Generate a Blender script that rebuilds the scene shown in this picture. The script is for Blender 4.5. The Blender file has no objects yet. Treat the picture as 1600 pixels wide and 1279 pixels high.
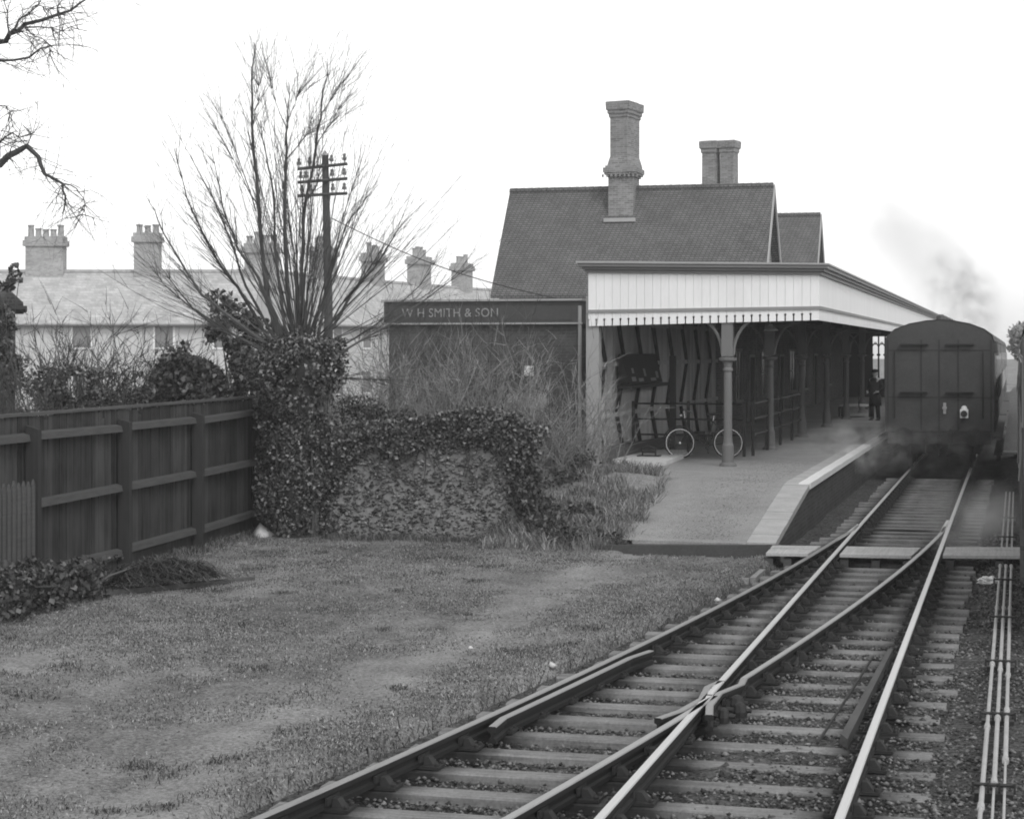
EXPO, HAZE = .5, .0007
import bpy, math, random
import numpy as np
from mathutils import Vector
rnd = random.Random(7)
rng = np.random.default_rng(11)
SC = bpy.context.scene
COL = SC.collection

# ---------------------------------------------------------------- frames
FPX, HCAM, HOR, CXP = 3000.0, 3.22, 548.0, 800.0
TH = math.atan(790 / 3000.0)
SN, CS = math.sin(TH), math.cos(TH)

def W(u, v, z=0.0):
    """track frame (right of the line, along the line, up) to world"""
    return Vector((u * CS + v * SN, -u * SN + v * CS, z))
def I(x, y, z=0.0):
    return Vector((x, y, z))
def PX(px, py, Y):
    return Vector(((px - CXP) * Y / FPX, Y, HCAM - (py - HOR) * Y / FPX))
def uv(p):
    return (p[0] * CS - p[1] * SN, p[0] * SN + p[1] * CS)

# rails of the junction, as offsets in the track frame
def uR(v): return -1.13 - .0013 * (v - 12)
def uL(v): return -2.655 - .0012 * (v - 12)
TOE = 35.2
def uB(v):
    d = max(0.0, TOE - v)
    return uR(TOE) - (.035 * d + .0024 * d * d)
def uA(v):
    d = max(0.0, TOE - v)
    return uL(TOE) - (.035 * d + .0024 * d * d)

# ---------------------------------------------------------------- scene objects
def tag(o, label=None, cat=None, group=None, kind=None):
    if label: o['label'] = label
    if cat: o['category'] = cat
    if group: o['group'] = group
    if kind: o['kind'] = kind
    return o
def thing(name, label, cat, loc=(0, 0, 0), group=None, kind=None):
    o = bpy.data.objects.new(name, None)
    o.empty_display_size = .2
    COL.objects.link(o); o.location = loc
    return tag(o, label, cat, group, kind)
def root_loc(p):
    q = Vector((0, 0, 0))
    while p is not None:
        q += Vector(p.location); p = p.parent
    return q

class MB:
    def __init__(self, tf=I):
        self.v, self.f, self.m, self.tf = [], [], [], tf
        self.mi = 0
    def add(self, verts, faces, raw=False):
        n = len(self.v)
        self.v += [tuple(p) if raw else tuple(self.tf(*p)) for p in verts]
        for fc in faces:
            self.f.append(tuple(i + n for i in fc)); self.m.append(self.mi)
        return self
    def box(self, x0, x1, y0, y1, z0, z1):
        vs = [(x, y, z) for z in (z0, z1) for y in (y0, y1) for x in (x0, x1)]
        return self.add(vs, [(0, 2, 3, 1), (4, 5, 7, 6), (0, 1, 5, 4), (2, 6, 7, 3), (0, 4, 6, 2), (1, 3, 7, 5)])
    def hexa(self, pts):
        """eight corners, bottom ring then top ring"""
        return self.add(pts, [(3, 2, 1, 0), (4, 5, 6, 7), (0, 1, 5, 4), (1, 2, 6, 5), (2, 3, 7, 6), (3, 0, 4, 7)])
    def prism(self, poly, z0, z1):
        n = len(poly)
        vs = [(x, y, z0) for x, y in poly] + [(x, y, z1) for x, y in poly]
        fs = [tuple(range(n - 1, -1, -1)), tuple(range(n, 2 * n))] + [(i, (i + 1) % n, n + (i + 1) % n, n + i) for i in range(n)]
        return self.add(vs, fs)
    def loft(self, rings, cap=True):
        n = len(rings[0]); k = len(rings)
        vs = [p for r in rings for p in r]
        fs = [(a * n + i, a * n + (i + 1) % n, (a + 1) * n + (i + 1) % n, (a + 1) * n + i) for a in range(k - 1) for i in range(n)]
        if cap: fs += [tuple(range(n - 1, -1, -1)), tuple(range((k - 1) * n, k * n))]
        return self.add(vs, fs)
    def lathe(self, cx, cy, prof, n=16, ph=0.0):
        return self.loft([[(cx + r * math.cos(ph + 2 * math.pi * i / n), cy + r * math.sin(ph + 2 * math.pi * i / n), z) for i in range(n)] for r, z in prof])
    def tube(self, pts, radii, n=6, cap=True, raw=False):
        P = [Vector(p) if raw else self.tf(*p) for p in pts]
        if not hasattr(radii, '__len__'): radii = [radii] * len(P)
        rings = []
        up = Vector((0, 0, 1))
        d0 = (P[1] - P[0])
        if d0.length < 1e-9: d0 = up.copy()
        a = d0.cross(up)
        if a.length < 1e-3 * max(d0.length, 1e-6): a = d0.cross(Vector((1, 0, 0)))
        a.normalize()
        for i, p in enumerate(P):
            d = P[min(i + 1, len(P) - 1)] - P[max(i - 1, 0)]
            if d.length < 1e-9: d = d0
            d.normalize()
            a = a - d * a.dot(d)
            if a.length < 1e-6: a = d.orthogonal()
            a.normalize(); b = d.cross(a)
            rings.append([p + (a * math.cos(2 * math.pi * k / n) + b * math.sin(2 * math.pi * k / n)) * radii[i] for k in range(n)])
        tf, self.tf = self.tf, I
        self.loft(rings, cap)
        self.tf = tf
        return self
    def torus(self, c, ax1, ax2, R, r, n=28, m=6):
        c = Vector(c); ax1 = Vector(ax1); ax2 = Vector(ax2); ax3 = ax1.cross(ax2)
        vs, fs = [], []
        for i in range(n):
            t = 2 * math.pi * i / n
            e = ax1 * math.cos(t) + ax2 * math.sin(t)
            for j in range(m):
                s = 2 * math.pi * j / m
                vs.append(c + e * (R + r * math.cos(s)) + ax3 * (r * math.sin(s)))
        for i in range(n):
            for j in range(m):
                fs.append((i * m + j, ((i + 1) % n) * m + j, ((i + 1) % n) * m + (j + 1) % m, i * m + (j + 1) % m))
        return self.add(vs, fs, raw=True)
    def build(self, name, mats, parent=None, smooth=False, loc=None):
        me = bpy.data.meshes.new(name)
        base = root_loc(parent) if parent is not None else (Vector(loc) if loc is not None else Vector((0, 0, 0)))
        me.from_pydata([(x - base.x, y - base.y, z - base.z) for x, y, z in self.v], [], self.f)
        if not isinstance(mats, (list, tuple)): mats = [mats]
        for m in mats: me.materials.append(m)
        if len(mats) > 1: me.polygons.foreach_set('material_index', self.m)
        if smooth: me.polygons.foreach_set('use_smooth', [True] * len(me.polygons))
        me.update()
        o = bpy.data.objects.new(name, me); COL.objects.link(o)
        if parent is not None: o.parent = parent
        elif loc is not None: o.location = loc
        return o

def npmesh(name, verts, faces, mat, parent=None, loc=None, smooth=False):
    verts = np.asarray(verts, dtype=np.float32).reshape(-1, 3); faces = np.asarray(faces, dtype=np.int32)
    base = root_loc(parent) if parent is not None else (Vector(loc) if loc is not None else Vector((0, 0, 0)))
    verts = verts - np.array(base, dtype=np.float32)
    me = bpy.data.meshes.new(name)
    k = faces.shape[1]
    me.vertices.add(len(verts)); me.vertices.foreach_set('co', verts.ravel())
    me.loops.add(faces.size); me.loops.foreach_set('vertex_index', faces.ravel())
    me.polygons.add(len(faces)); me.polygons.foreach_set('loop_start', np.arange(0, faces.size, k, dtype=np.int32))
    try: me.polygons.foreach_set('loop_total', np.full(len(faces), k, dtype=np.int32))
    except Exception: pass
    if smooth: me.polygons.foreach_set('use_smooth', np.ones(len(faces), dtype=bool))
    me.materials.append(mat)
    me.update(calc_edges=True); me.validate()
    o = bpy.data.objects.new(name, me); COL.objects.link(o)
    if parent is not None: o.parent = parent
    elif loc is not None: o.location = loc
    return o

def vnoise(x, y, seed=0):
    """smooth value noise on arrays"""
    xi, yi = np.floor(x).astype(np.int64), np.floor(y).astype(np.int64)
    xf, yf = x - xi, y - yi
    def h(a, b):
        n = (a * 374761393 + b * 668265263 + seed * 1274126177) & 0x7fffffff
        n = ((n ^ (n >> 13)) * 1274126177) & 0x7fffffff
        return ((n ^ (n >> 16)) & 0xffff) / 65535.0
    sx, sy = xf * xf * (3 - 2 * xf), yf * yf * (3 - 2 * yf)
    return (h(xi, yi) * (1 - sx) + h(xi + 1, yi) * sx) * (1 - sy) + (h(xi, yi + 1) * (1 - sx) + h(xi + 1, yi + 1) * sx) * sy
def SS(t):
    t = np.clip(t, 0, 1)
    return t * t * (3 - 2 * t)

# ---------------------------------------------------------------- materials (a black and white world)
class NT:
    def __init__(self, name):
        self.mat = bpy.data.materials.new(name); self.mat.use_nodes = True
        self.t = self.mat.node_tree; self.n = self.t.nodes; self.l = self.t.links
        self.bsdf = self.n['Principled BSDF']; self.out = self.n['Material Output']
    def node(self, typ, **kw):
        nd = self.n.new(typ)
        for k, v in kw.items(): setattr(nd, k, v)
        return nd
    def sock(self, s, v):
        if hasattr(v, 'is_linked') or isinstance(v, bpy.types.NodeSocket): self.l.new(v, s)
        else: s.default_value = v
    def math(self, op, a, b=0.0, clamp=False):
        nd = self.node('ShaderNodeMath', operation=op, use_clamp=clamp)
        self.sock(nd.inputs[0], a); self.sock(nd.inputs[1], b)
        return nd.outputs[0]
    def pos(self):
        return self.node('ShaderNodeNewGeometry').outputs['Position']
    def island(self):
        return self.node('ShaderNodeNewGeometry').outputs['Random Per Island']
    def track(self):
        r = self.node('ShaderNodeVectorRotate', rotation_type='Z_AXIS')
        self.l.new(self.pos(), r.inputs['Vector']); r.inputs['Angle'].default_value = TH
        return r.outputs[0]
    def scale(self, vec, s):
        m = self.node('ShaderNodeVectorMath', operation='MULTIPLY')
        self.l.new(vec, m.inputs[0]); m.inputs[1].default_value = s
        return m.outputs[0]
    def noise(self, vec, scale, detail=4, rough=.6):
        nd = self.node('ShaderNodeTexNoise')
        self.l.new(vec, nd.inputs['Vector'])
        nd.inputs['Scale'].default_value = scale; nd.inputs['Detail'].default_value = detail; nd.inputs['Roughness'].default_value = rough
        return nd.outputs[0]
    def ramp(self, fac, stops):
        nd = self.node('ShaderNodeValToRGB')
        el = nd.color_ramp.elements
        while len(el) < len(stops): el.new(.5)
        for e, (p, c) in zip(el, stops):
            e.position = p; e.color = (c, c, c, 1)
        self.l.new(fac, nd.inputs[0])
        return nd.outputs[0]
    def mix(self, fac, a, b):
        """scalar mix"""
        nd = self.node('ShaderNodeMix', data_type='FLOAT')
        self.sock(nd.inputs[0], fac); self.sock(nd.inputs[2], a); self.sock(nd.inputs[3], b)
        return nd.outputs[0]
    def color(self, val):
        self.sock(self.bsdf.inputs['Base Color'], val) if not isinstance(val, float) else setattr(self.bsdf.inputs['Base Color'], 'default_value', (val, val, val, 1))
    def bump(self, h, strength=.5, dist=.02):
        b = self.node('ShaderNodeBump')
        b.inputs['Strength'].default_value = strength; b.inputs['Distance'].default_value = dist
        self.l.new(h, b.inputs['Height']); self.l.new(b.outputs[0], self.bsdf.inputs['Normal'])
    def done(self, rough=.8, spec=.3, metal=0.0):
        self.sock(self.bsdf.inputs['Roughness'], rough)
        self.bsdf.inputs['Specular IOR Level'].default_value = spec
        self.bsdf.inputs['Metallic'].default_value = metal
        return self.mat

def M_plain(name, base, var=.25, scale=3.0, fine=40.0, rough=.75, spec=.3, bump=.15, metal=0.0, island=0.0, stretch=None):
    """weathered surface: broad and fine noise over one tone"""
    t = NT(name); p = t.pos()
    if stretch: p = t.scale(p, stretch)
    a = t.noise(p, scale, 5); b = t.noise(p, fine, 3)
    s = t.math('ADD', t.math('MULTIPLY', t.math('SUBTRACT', a, .5), 2.2 * var), t.math('MULTIPLY', t.math('SUBTRACT', b, .5), 1.3 * var))
    if island: s = t.math('ADD', s, t.math('MULTIPLY', t.math('SUBTRACT', t.island(), .5), 2 * island))
    t.color(t.math('MULTIPLY', t.math('MAXIMUM', t.math('ADD', s, 1.0), .15), base))
    if bump: t.bump(b, bump, .01)
    return t.done(rough, spec, metal)
def M_brick(name, base, mortar, bw=.225, bh=.075, var=.35, gap=.012, bump=.4, offset=.5):
    t = NT(name); tr = t.track()
    sp = t.node('ShaderNodeSeparateXYZ'); t.l.new(tr, sp.inputs[0])
    cb = t.node('ShaderNodeCombineXYZ')
    t.l.new(t.math('ADD', sp.outputs[0], sp.outputs[1]), cb.inputs[0]); t.l.new(sp.outputs[2], cb.inputs[1])
    b = t.node('ShaderNodeTexBrick'); t.l.new(cb.outputs[0], b.inputs['Vector'])
    b.offset = offset
    b.inputs['Color1'].default_value = (base * (1 - var),) * 3 + (1,)
    b.inputs['Color2'].default_value = (base * (1 + var),) * 3 + (1,)
    b.inputs['Mortar'].default_value = (mortar,) * 3 + (1,)
    b.inputs['Scale'].default_value = 1.0; b.inputs['Mortar Size'].default_value = gap
    b.inputs['Brick Width'].default_value = bw; b.inputs['Row Height'].default_value = bh
    n = t.noise(t.pos(), 1.1, 6, .65)
    n2 = t.noise(t.pos(), 9, 3)
    t.color(t.math('MULTIPLY', b.outputs[0], t.math('ADD', t.math('MULTIPLY', n, .9), t.math('ADD', t.math('MULTIPLY', n2, .5), .3))))
    if bump:
        t.bump(t.math('SUBTRACT', 1.0, b.outputs['Fac']), bump, .01)
    return t.done(.85, .2)
def M_wood(name, base, var=.4, rough=.8, axis='z', island=.25, spec=.2, dirt=0.0, tr=True):
    t = NT(name); p = t.track()
    st = {'z': (30, 30, 1.3), 'x': (1.3, 30, 30), 'y': (30, 1.3, 30)}[axis]
    g = t.noise(t.scale(p, st), 1.0, 5, .6); big = t.noise(p, 1.6, 4)
    s = t.math('ADD', t.math('MULTIPLY', t.math('SUBTRACT', g, .5), 2.4 * var), t.math('MULTIPLY', t.math('SUBTRACT', big, .5), 1.6 * var))
    if island: s = t.math('ADD', s, t.math('MULTIPLY', t.math('SUBTRACT', t.island(), .5), 2 * island))
    t.color(t.math('MULTIPLY', t.math('MAXIMUM', t.math('ADD', s, 1.0), .12), base))
    t.bump(g, .35, .006)
    return t.done(rough, spec)
def rail_stain(t):
    """oil and rust spread either side of every running rail: 0 at the rail, 1 well clear of it"""
    sp = t.node('ShaderNodeSeparateXYZ'); t.l.new(t.track(), sp.inputs[0])
    u, v = sp.outputs[0], sp.outputs[1]
    d = t.math('MAXIMUM', t.math('SUBTRACT', TOE, v), 0.0)
    sw = t.math('ADD', t.math('MULTIPLY', d, .035), t.math('MULTIPLY', t.math('MULTIPLY', d, d), .0024))
    wob = t.math('MULTIPLY', t.math('SUBTRACT', t.noise(t.pos(), 5.0, 4), .5), .22)
    best = None
    for off, curve in ((-1.15, False), (-2.67, False), (-1.16, True), (-2.683, True)):
        x = t.math('SUBTRACT', u, off)
        if curve: x = t.math('ADD', x, sw)
        x = t.math('ABSOLUTE', x)
        best = x if best is None else t.math('MINIMUM', best, x)
    mr = t.node('ShaderNodeMapRange'); mr.interpolation_type = 'SMOOTHSTEP'
    t.l.new(t.math('ADD', best, wob), mr.inputs[0]); mr.inputs[1].default_value = .09; mr.inputs[2].default_value = .44
    return mr.outputs[0]
def M_leaf(name, lo, hi, rough=.45, spec=.5, trans=0.0):
    t = NT(name)
    t.color(t.mix(t.math('POWER', t.island(), 2.3), lo, hi))
    return t.done(rough, spec)

m_white = M_plain('white_paint', .80, .10, 1.2, 14, .5, .35, .05, stretch=(1.5, 1.5, .35))
m_post = M_plain('column_paint', .15, .14, 1.0, 10, .6, .3, .05, stretch=(1, 1, .25))
m_cream = M_plain('pale_stone_paint', .34, .14, 1.0, 10, .6, .3, .05, stretch=(1, 1, .25))
m_trim = M_plain('dark_trim_paint', .16, .15, 1.5, 20, .5, .4, .05)
m_lead = M_plain('lead_flashing', .34, .15, 1.2, 12, .5, .4, .05)
m_groove = M_plain('board_joint', .45, .1)
m_band = M_plain('valance_band_paint', .26, .12)
m_dark = M_plain('blackened_iron', .02, .3, 4, 40, .5, .4, .1)
m_iron = M_plain('rusty_iron', .022, .4, 6, 60, .7, .4, .3)
m_steelgrey = M_plain('painted_ironwork', .20, .15, 3, 20, .5, .4, .05)
m_railside = M_plain('rail_web_rust', .013, .35, 5, 50, .7, .35, .2)
def rail_top(nm, lo, hi):
    t = NT(nm)
    n = t.noise(t.scale(t.track(), (20, .6, 20)), 1.0, 4)
    t.color(t.mix(n, lo, hi))
    return t.done(t.mix(n, .38, .5), .5, .75)
m_railtop = rail_top('polished_rail_head', .62, .82)
m_raildull = rail_top('dull_rail_head', .25, .44)
m_sleeper = M_wood('weathered_sleeper', .20, .55, .8, 'x', .18, .25)
m_board = M_wood('barrow_crossing_plank', .42, .35, .8, 'y', .2)
m_fence = M_wood('creosoted_board', .044, .85, .85, 'z', .38)
m_fencerail = M_wood('creosoted_rail_lit', .070, .35, .85, 'y', .15)  # lighter than the posts, light on rail tops put into the tone
m_timber = M_wood('old_grey_timber', .085, .35, .85, 'y', .2)
m_screen = M_wood('painted_screen_board', .50, .25, .7, 'z', .22)
m_screendark = M_wood('dark_brace', .03, .3, .8, 'z', .1)
m_brick = M_brick('red_brick', .15, .24)
m_chimney = M_brick('chimney_brick', .19, .26, var=.3)
m_darkbrick = M_brick('sooty_brick', .06, .085, var=.25)
m_kiosk = M_brick('stained_brick', .078, .098, var=.18, gap=.008)
m_tile = M_brick('clay_roof_tile', .135, .05, bw=.17, bh=.083, var=.13, gap=.013, bump=.7)
m_slate = M_brick('hazed_slate', .42, .35, bw=.3, bh=.14, var=.15, gap=.01)  # roof paled so the colour itself carries the distance haze
m_farbrick = M_brick('hazed_far_brick', .33, .35, var=.2)  # far chimneys bleached, haze put into the brick tone
m_render = M_plain('hazed_pale_render', .55, .15, .6, 6, .9, .1, .1)  # pale walls, lightened further with haze in the colour
m_farglass = M_plain('hazed_window_glass', .20, .2, 1, 3, .2, .5, 0)  # panes lightened in place of haze over the distant houses
m_glass = M_plain('dark_window_glass', .03, .2, 1, 3, .12, .6, 0)
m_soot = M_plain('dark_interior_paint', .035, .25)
m_signboard = M_plain('black_sign_board', .06, .3, 1.5, 14, .5, .4, .05)
m_letter = M_plain('faded_white_letter', .30, .3, 12, 60)
m_bark = M_plain('grey_bark', .075, .35, 4, 30, .9, .15, .4)
m_twig = M_plain('bare_twig', .075, .3, 3, 20, .85, .2, 0, island=.4)
m_fencepost = M_wood('creosoted_post_shaded', .036, .35, .85, 'z', .1)  # darker than the boards, shade on the front faces put into the colour
m_paletwig = M_plain('pale_twig', .22, .3, 3, 20, .85, .2, 0, island=.5)
m_ivy = M_leaf('ivy_leaf', .018, .24, .42, .5)  # palest leaves stand for glints, put into the colour
m_laurel = M_leaf('laurel_leaf', .025, .20, .38, .55)
m_bramble = M_leaf('bramble_leaf', .025, .17, .6, .3)
m_conifer = M_leaf('conifer_needle', .015, .05, .7, .2)
m_drygrass = M_leaf('dry_grass_blade', .10, .42, .8, .15)
m_deadfern = M_leaf('dead_bracken', .02, .13, .8, .15)
m_coach = M_plain('dull_carriage_paint', .048, .42, 1.2, 16, .5, .4, .05)
m_coachside = M_plain('carriage_side_paint', .075, .15, 1.2, 16, .4, .5, .05)
m_coachroof = M_plain('carriage_roof_canvas', .09, .2, 1.2, 16, .7, .3, .05)
m_coat = M_plain('dark_cloth', .02, .2, 8, 60, .9, .1, .1)
m_skin = M_plain('skin', .30, .08, 10, 60, .6, .3, 0)
m_concrete = M_plain('pale_concrete', .58, .2, 2, 30, .9, .15, .2)
m_kerb = M_plain('ramp_paving_slab', .40, .3, 2.5, 35, .9, .15, .25)
m_tyre = M_plain('rubber', .03, .2)
m_chrome = M_plain('bright_plated_steel', .34, .05, 4, 20, .25, .5, 0, .8)
m_rod = M_plain('galvanised_rod', .40, .3, 5, 40, .55, .4, .1)
m_blob = M_plain('blob_white', .8, .06)
m_lampglass = M_plain('lamp_lens_dark', .02, .1, 2, 8, .1, .6, 0)

def ground_mat():
    t = NT('worn_grass_soil'); p = t.pos()
    big = t.noise(t.scale(t.track(), (1.0, .45, 1.0)), .42, 4, .55); mid = t.noise(t.scale(p, (1, .6, 1)), 2.2, 5, .65); fin = t.noise(p, 26, 4, .7); vf = t.noise(p, 90, 2)
    s = t.math('ADD', t.math('MULTIPLY', t.math('SUBTRACT', big, .5), 2.2), t.math('MULTIPLY', t.math('SUBTRACT', mid, .5), 1.5))
    s = t.math('ADD', s, t.math('MULTIPLY', t.math('SUBTRACT', fin, .5), 3.0))
    s = t.math('ADD', s, t.math('MULTIPLY', t.math('SUBTRACT', vf, .5), 2.0))
    # the trodden path that runs beside the siding towards the ramp
    sp = t.node('ShaderNodeSeparateXYZ'); t.l.new(t.track(), sp.inputs[0])
    off = t.math('ABSOLUTE', t.math('ADD', t.math('ADD', sp.outputs[0], 5.95), t.math('MULTIPLY', t.math('SUBTRACT', t.noise(p, .7, 4), .5), 1.6)))
    mr = t.node('ShaderNodeMapRange'); mr.interpolation_type = 'SMOOTHSTEP'; t.l.new(off, mr.inputs[0])
    mr.inputs[1].default_value = .75; mr.inputs[2].default_value = .1; mr.inputs[3].default_value = 0; mr.inputs[4].default_value = .30
    s = t.math('ADD', s, mr.outputs[0])
    t.color(t.math('MULTIPLY', t.math('MAXIMUM', t.math('ADD', s, 1.0), .22), .205))
    t.bump(t.math('ADD', fin, t.math('MULTIPLY', vf, .6)), .8, .03)
    return t.done(.95, .1)
m_ground = ground_mat()
def ballast_mat():
    t = NT('ash_ballast'); p = t.pos()
    vo = t.node('ShaderNodeTexVoronoi'); t.l.new(p, vo.inputs['Vector']); vo.inputs['Scale'].default_value = 28
    sp = t.node('ShaderNodeSeparateColor'); t.l.new(vo.outputs['Color'], sp.inputs[0])
    mid = t.noise(p, 1.3, 4); fin = t.noise(p, 60, 3)
    s = t.math('MULTIPLY', t.math('ADD', t.math('MULTIPLY', sp.outputs[0], 1.1), .35), t.math('ADD', mid, .5))
    t.color(t.math('MULTIPLY', t.math('MULTIPLY', t.math('MULTIPLY', s, t.math('ADD', fin, .45)), .095), t.math('ADD', .22, t.math('MULTIPLY', rail_stain(t), .78))))
    t.bump(t.math('ADD', vo.outputs['Distance'], fin), .9, .03)
    return t.done(.9, .2)
m_ballast = None
def platform_mat():
    t = NT('rolled_gravel_surface'); p = t.pos()
    big = t.noise(p, .5, 4, .55); mid = t.noise(p, 3, 4); fin = t.noise(p, 45, 4, .7)
    s = t.math('ADD', t.math('MULTIPLY', t.math('SUBTRACT', big, .5), .7), t.math('MULTIPLY', t.math('SUBTRACT', mid, .5), .4))
    s = t.math('ADD', s, t.math('MULTIPLY', t.math('SUBTRACT', fin, .5), 1.6))
    t.color(t.math('MULTIPLY', t.math('ADD', s, 1.0), .28))
    t.bump(fin, .5, .015)
    return t.done(.95, .1)
m_platform = platform_mat()
def flint_mat(name, lo, hi):
    t = NT(name); n = t.noise(t.pos(), 30, 3)
    t.color(t.math('MULTIPLY', t.mix(t.math('POWER', t.island(), 1.3), lo, hi), t.math('ADD', n, .5)))
    return t.done(.6, .35)
m_flint = flint_mat('knapped_flint', .02, .26)
m_mortar = M_plain('lime_mortar', .22, .45, 1.4, 22, .95, .1, .5)
m_stone = flint_mat('ballast_stone', .018, .22)

m_ballast = ballast_mat()
def sleeper_mat():
    t = NT('weathered_sleeper'); p = t.track()
    g = t.noise(t.scale(p, (1.2, 34, 30)), 1.0, 5, .65); big = t.noise(p, 2.1, 4); sp = t.noise(p, 40, 3)
    s = t.math('ADD', t.math('MULTIPLY', t.math('SUBTRACT', g, .5), 1.7), t.math('ADD', t.math('MULTIPLY', t.math('SUBTRACT', big, .5), 1.5), t.math('MULTIPLY', t.math('SUBTRACT', sp, .5), 1.1)))
    s = t.math('ADD', s, t.math('MULTIPLY', t.math('SUBTRACT', t.island(), .5), .5))
    t.color(t.math('MULTIPLY', t.math('MULTIPLY', t.math('MAXIMUM', t.math('ADD', s, 1.0), .12), .185), t.math('ADD', .16, t.math('MULTIPLY', rail_stain(t), .84))))
    t.bump(g, .5, .01)
    return t.done(.8, .25)
m_sleeper = sleeper_mat()

# ---------------------------------------------------------------- scatter helpers
def leaf_mesh(name, pts, size, mat, parent=None, loc=None, up=.35, out=None, aspect=.8, jitter=.62):
    """one folded leaf (two triangles each side of a midrib) at every point"""
    pts = np.asarray(pts, dtype=np.float64); n = len(pts)
    nrm = rng.normal(size=(n, 3)); nrm[:, 2] += up
    if out is not None: nrm += out
    nrm /= np.linalg.norm(nrm, axis=1)[:, None]
    a = np.cross(nrm, rng.normal(size=(n, 3))); a /= np.linalg.norm(a, axis=1)[:, None]
    b = np.cross(nrm, a)
    s = size * (1 + jitter * rng.uniform(-1, 1, n))[:, None]
    tip = pts + a * s * .62; tail = pts - a * s * .5
    l = pts + b * s * .5 * aspect + nrm * s * .14 - a * s * .1; r = pts - b * s * .5 * aspect + nrm * s * .14 - a * s * .1
    V = np.stack([tail, l, tip, r], 1).reshape(-1, 3)
    i = np.arange(n) * 4
    F = np.concatenate([np.stack([i, i + 2, i + 1], 1), np.stack([i, i + 3, i + 2], 1)])
    return npmesh(name, V, F, mat, parent, loc)
def blade_mesh(name, base, h, w, mat, lean=.5, parent=None, loc=None):
    """bent grass blades: two-segment tapering strips"""
    base = np.asarray(base, dtype=np.float64); n = len(base)
    ang = rng.uniform(0, 2 * np.pi, n); hh = h * (1 + .55 * rng.uniform(-1, 1, n)); ww = w * (1 + .3 * rng.uniform(-1, 1, n))
    ln = lean * hh * rng.uniform(.2, 1.6, n); la = rng.uniform(0, 2 * np.pi, n)
    d = np.stack([np.cos(ang), np.sin(ang), 0 * ang], 1) * ww[:, None] * .5
    L = np.stack([np.cos(la) * ln, np.sin(la) * ln, 0 * la], 1)
    mid = base + L * .35; mid[:, 2] += hh * .62
    tip = base + L; tip[:, 2] += hh * np.clip(1 - .35 * (ln / hh), .3, 1)
    V = np.stack([base - d, base + d, mid - d * .75, mid + d * .75, tip], 1).reshape(-1, 3)
    i = np.arange(n) * 5
    F = np.concatenate([np.stack([i, i + 1, i + 3], 1), np.stack([i, i + 3, i + 2], 1), np.stack([i + 2, i + 3, i + 4], 1)])
    return npmesh(name, V, F, mat, parent, loc)
def stone_mesh(name, c, r, mat, flat=.7, parent=None, loc=None):
    c = np.asarray(c, dtype=np.float64); n = len(c)
    dirs = np.array([[1, 0, 0], [0, 1, 0], [-1, 0, 0], [0, -1, 0], [.3, .2, 1], [-.2, .1, -1]], dtype=np.float64)
    a = rng.uniform(0, 2 * np.pi, n)
    rr = r * np.clip(np.exp(rng.normal(0, .35, n)), .4, 1.9)
    D = dirs[None] * (1 + .35 * rng.uniform(-1, 1, (n, 6, 1)))
    D[:, :, 2] *= flat
    x = D[:, :, 0] * np.cos(a)[:, None] - D[:, :, 1] * np.sin(a)[:, None]
    y = D[:, :, 0] * np.sin(a)[:, None] + D[:, :, 1] * np.cos(a)[:, None]
    V = (np.stack([x, y, D[:, :, 2]], 2) * rr[:, None, None] + c[:, None]).reshape(-1, 3)
    t = np.array([[0, 1, 4], [1, 2, 4], [2, 3, 4], [3, 0, 4], [1, 0, 5], [2, 1, 5], [3, 2, 5], [0, 3, 5]])
    F = (np.arange(n)[:, None, None] * 6 + t[None]).reshape(-1, 3)
    return npmesh(name, V, F, mat, parent, loc)
def twig(mb, p, d, L, r, depth=1, n=4, droop=0.0, wob=.12, spread=.6, kids=3, minr=.0028):
    """a wandering shoot with side shoots"""
    p = Vector(p); d = Vector(d).normalized()
    pts, rad, cur = [p.copy()], [r], d.copy()
    for i in range(n):
        cur = (cur + Vector((rnd.gauss(0, wob), rnd.gauss(0, wob), rnd.gauss(0, wob) - droop))).normalized()
        pts.append(pts[-1] + cur * (L / n)); rad.append(r * (1 - (i + 1) / n * .8))
    mb.tube(pts, rad, 3 if r < .02 else 5, cap=False, raw=True)
    if depth > 0:
        for _ in range(kids):
            k = rnd.uniform(.2, .95) * (n - 1e-3); i = int(k)
            q = pts[i].lerp(pts[i + 1], k - i)
            dd = (pts[i + 1] - pts[i]).normalized() + Vector((rnd.gauss(0, spread), rnd.gauss(0, spread), rnd.gauss(0, spread * .7)))
            twig(mb, q, dd, L * rnd.uniform(.25, .5), max(rad[i] * .5, minr), depth - 1, max(3, n - 1), droop, wob * 1.1, spread, max(2, kids - 1), minr)
    return pts
# ================================================================ camera, sky, sun, air
cam = bpy.data.cameras.new('camera'); co = bpy.data.objects.new('camera', cam); COL.objects.link(co)
co.location = (0, 0, HCAM); co.rotation_euler = (math.pi / 2, 0, 0)
cam.sensor_width = 36; cam.lens = 36 * FPX / 1600; cam.shift_y = -91.5 / 1600
cam.clip_start = .1; cam.clip_end = 3000
SC.camera = co
SUN_EL, SUN_AZ = math.radians(45), math.atan2(.42, -.90)
wd = bpy.data.worlds.new('World'); SC.world = wd; wd.use_nodes = True
wt = wd.node_tree; bg = wt.nodes['Background']
sky = wt.nodes.new('ShaderNodeTexSky'); sky.sky_type = 'NISHITA'; sky.sun_disc = False
sky.sun_elevation = SUN_EL; sky.sun_rotation = SUN_AZ; sky.dust_density = .5; sky.air_density = 3
bw = wt.nodes.new('ShaderNodeRGBToBW')
wt.links.new(sky.outputs[0], bw.inputs[0]); wt.links.new(bw.outputs[0], bg.inputs[0])
bg.inputs[1].default_value = .15
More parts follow.
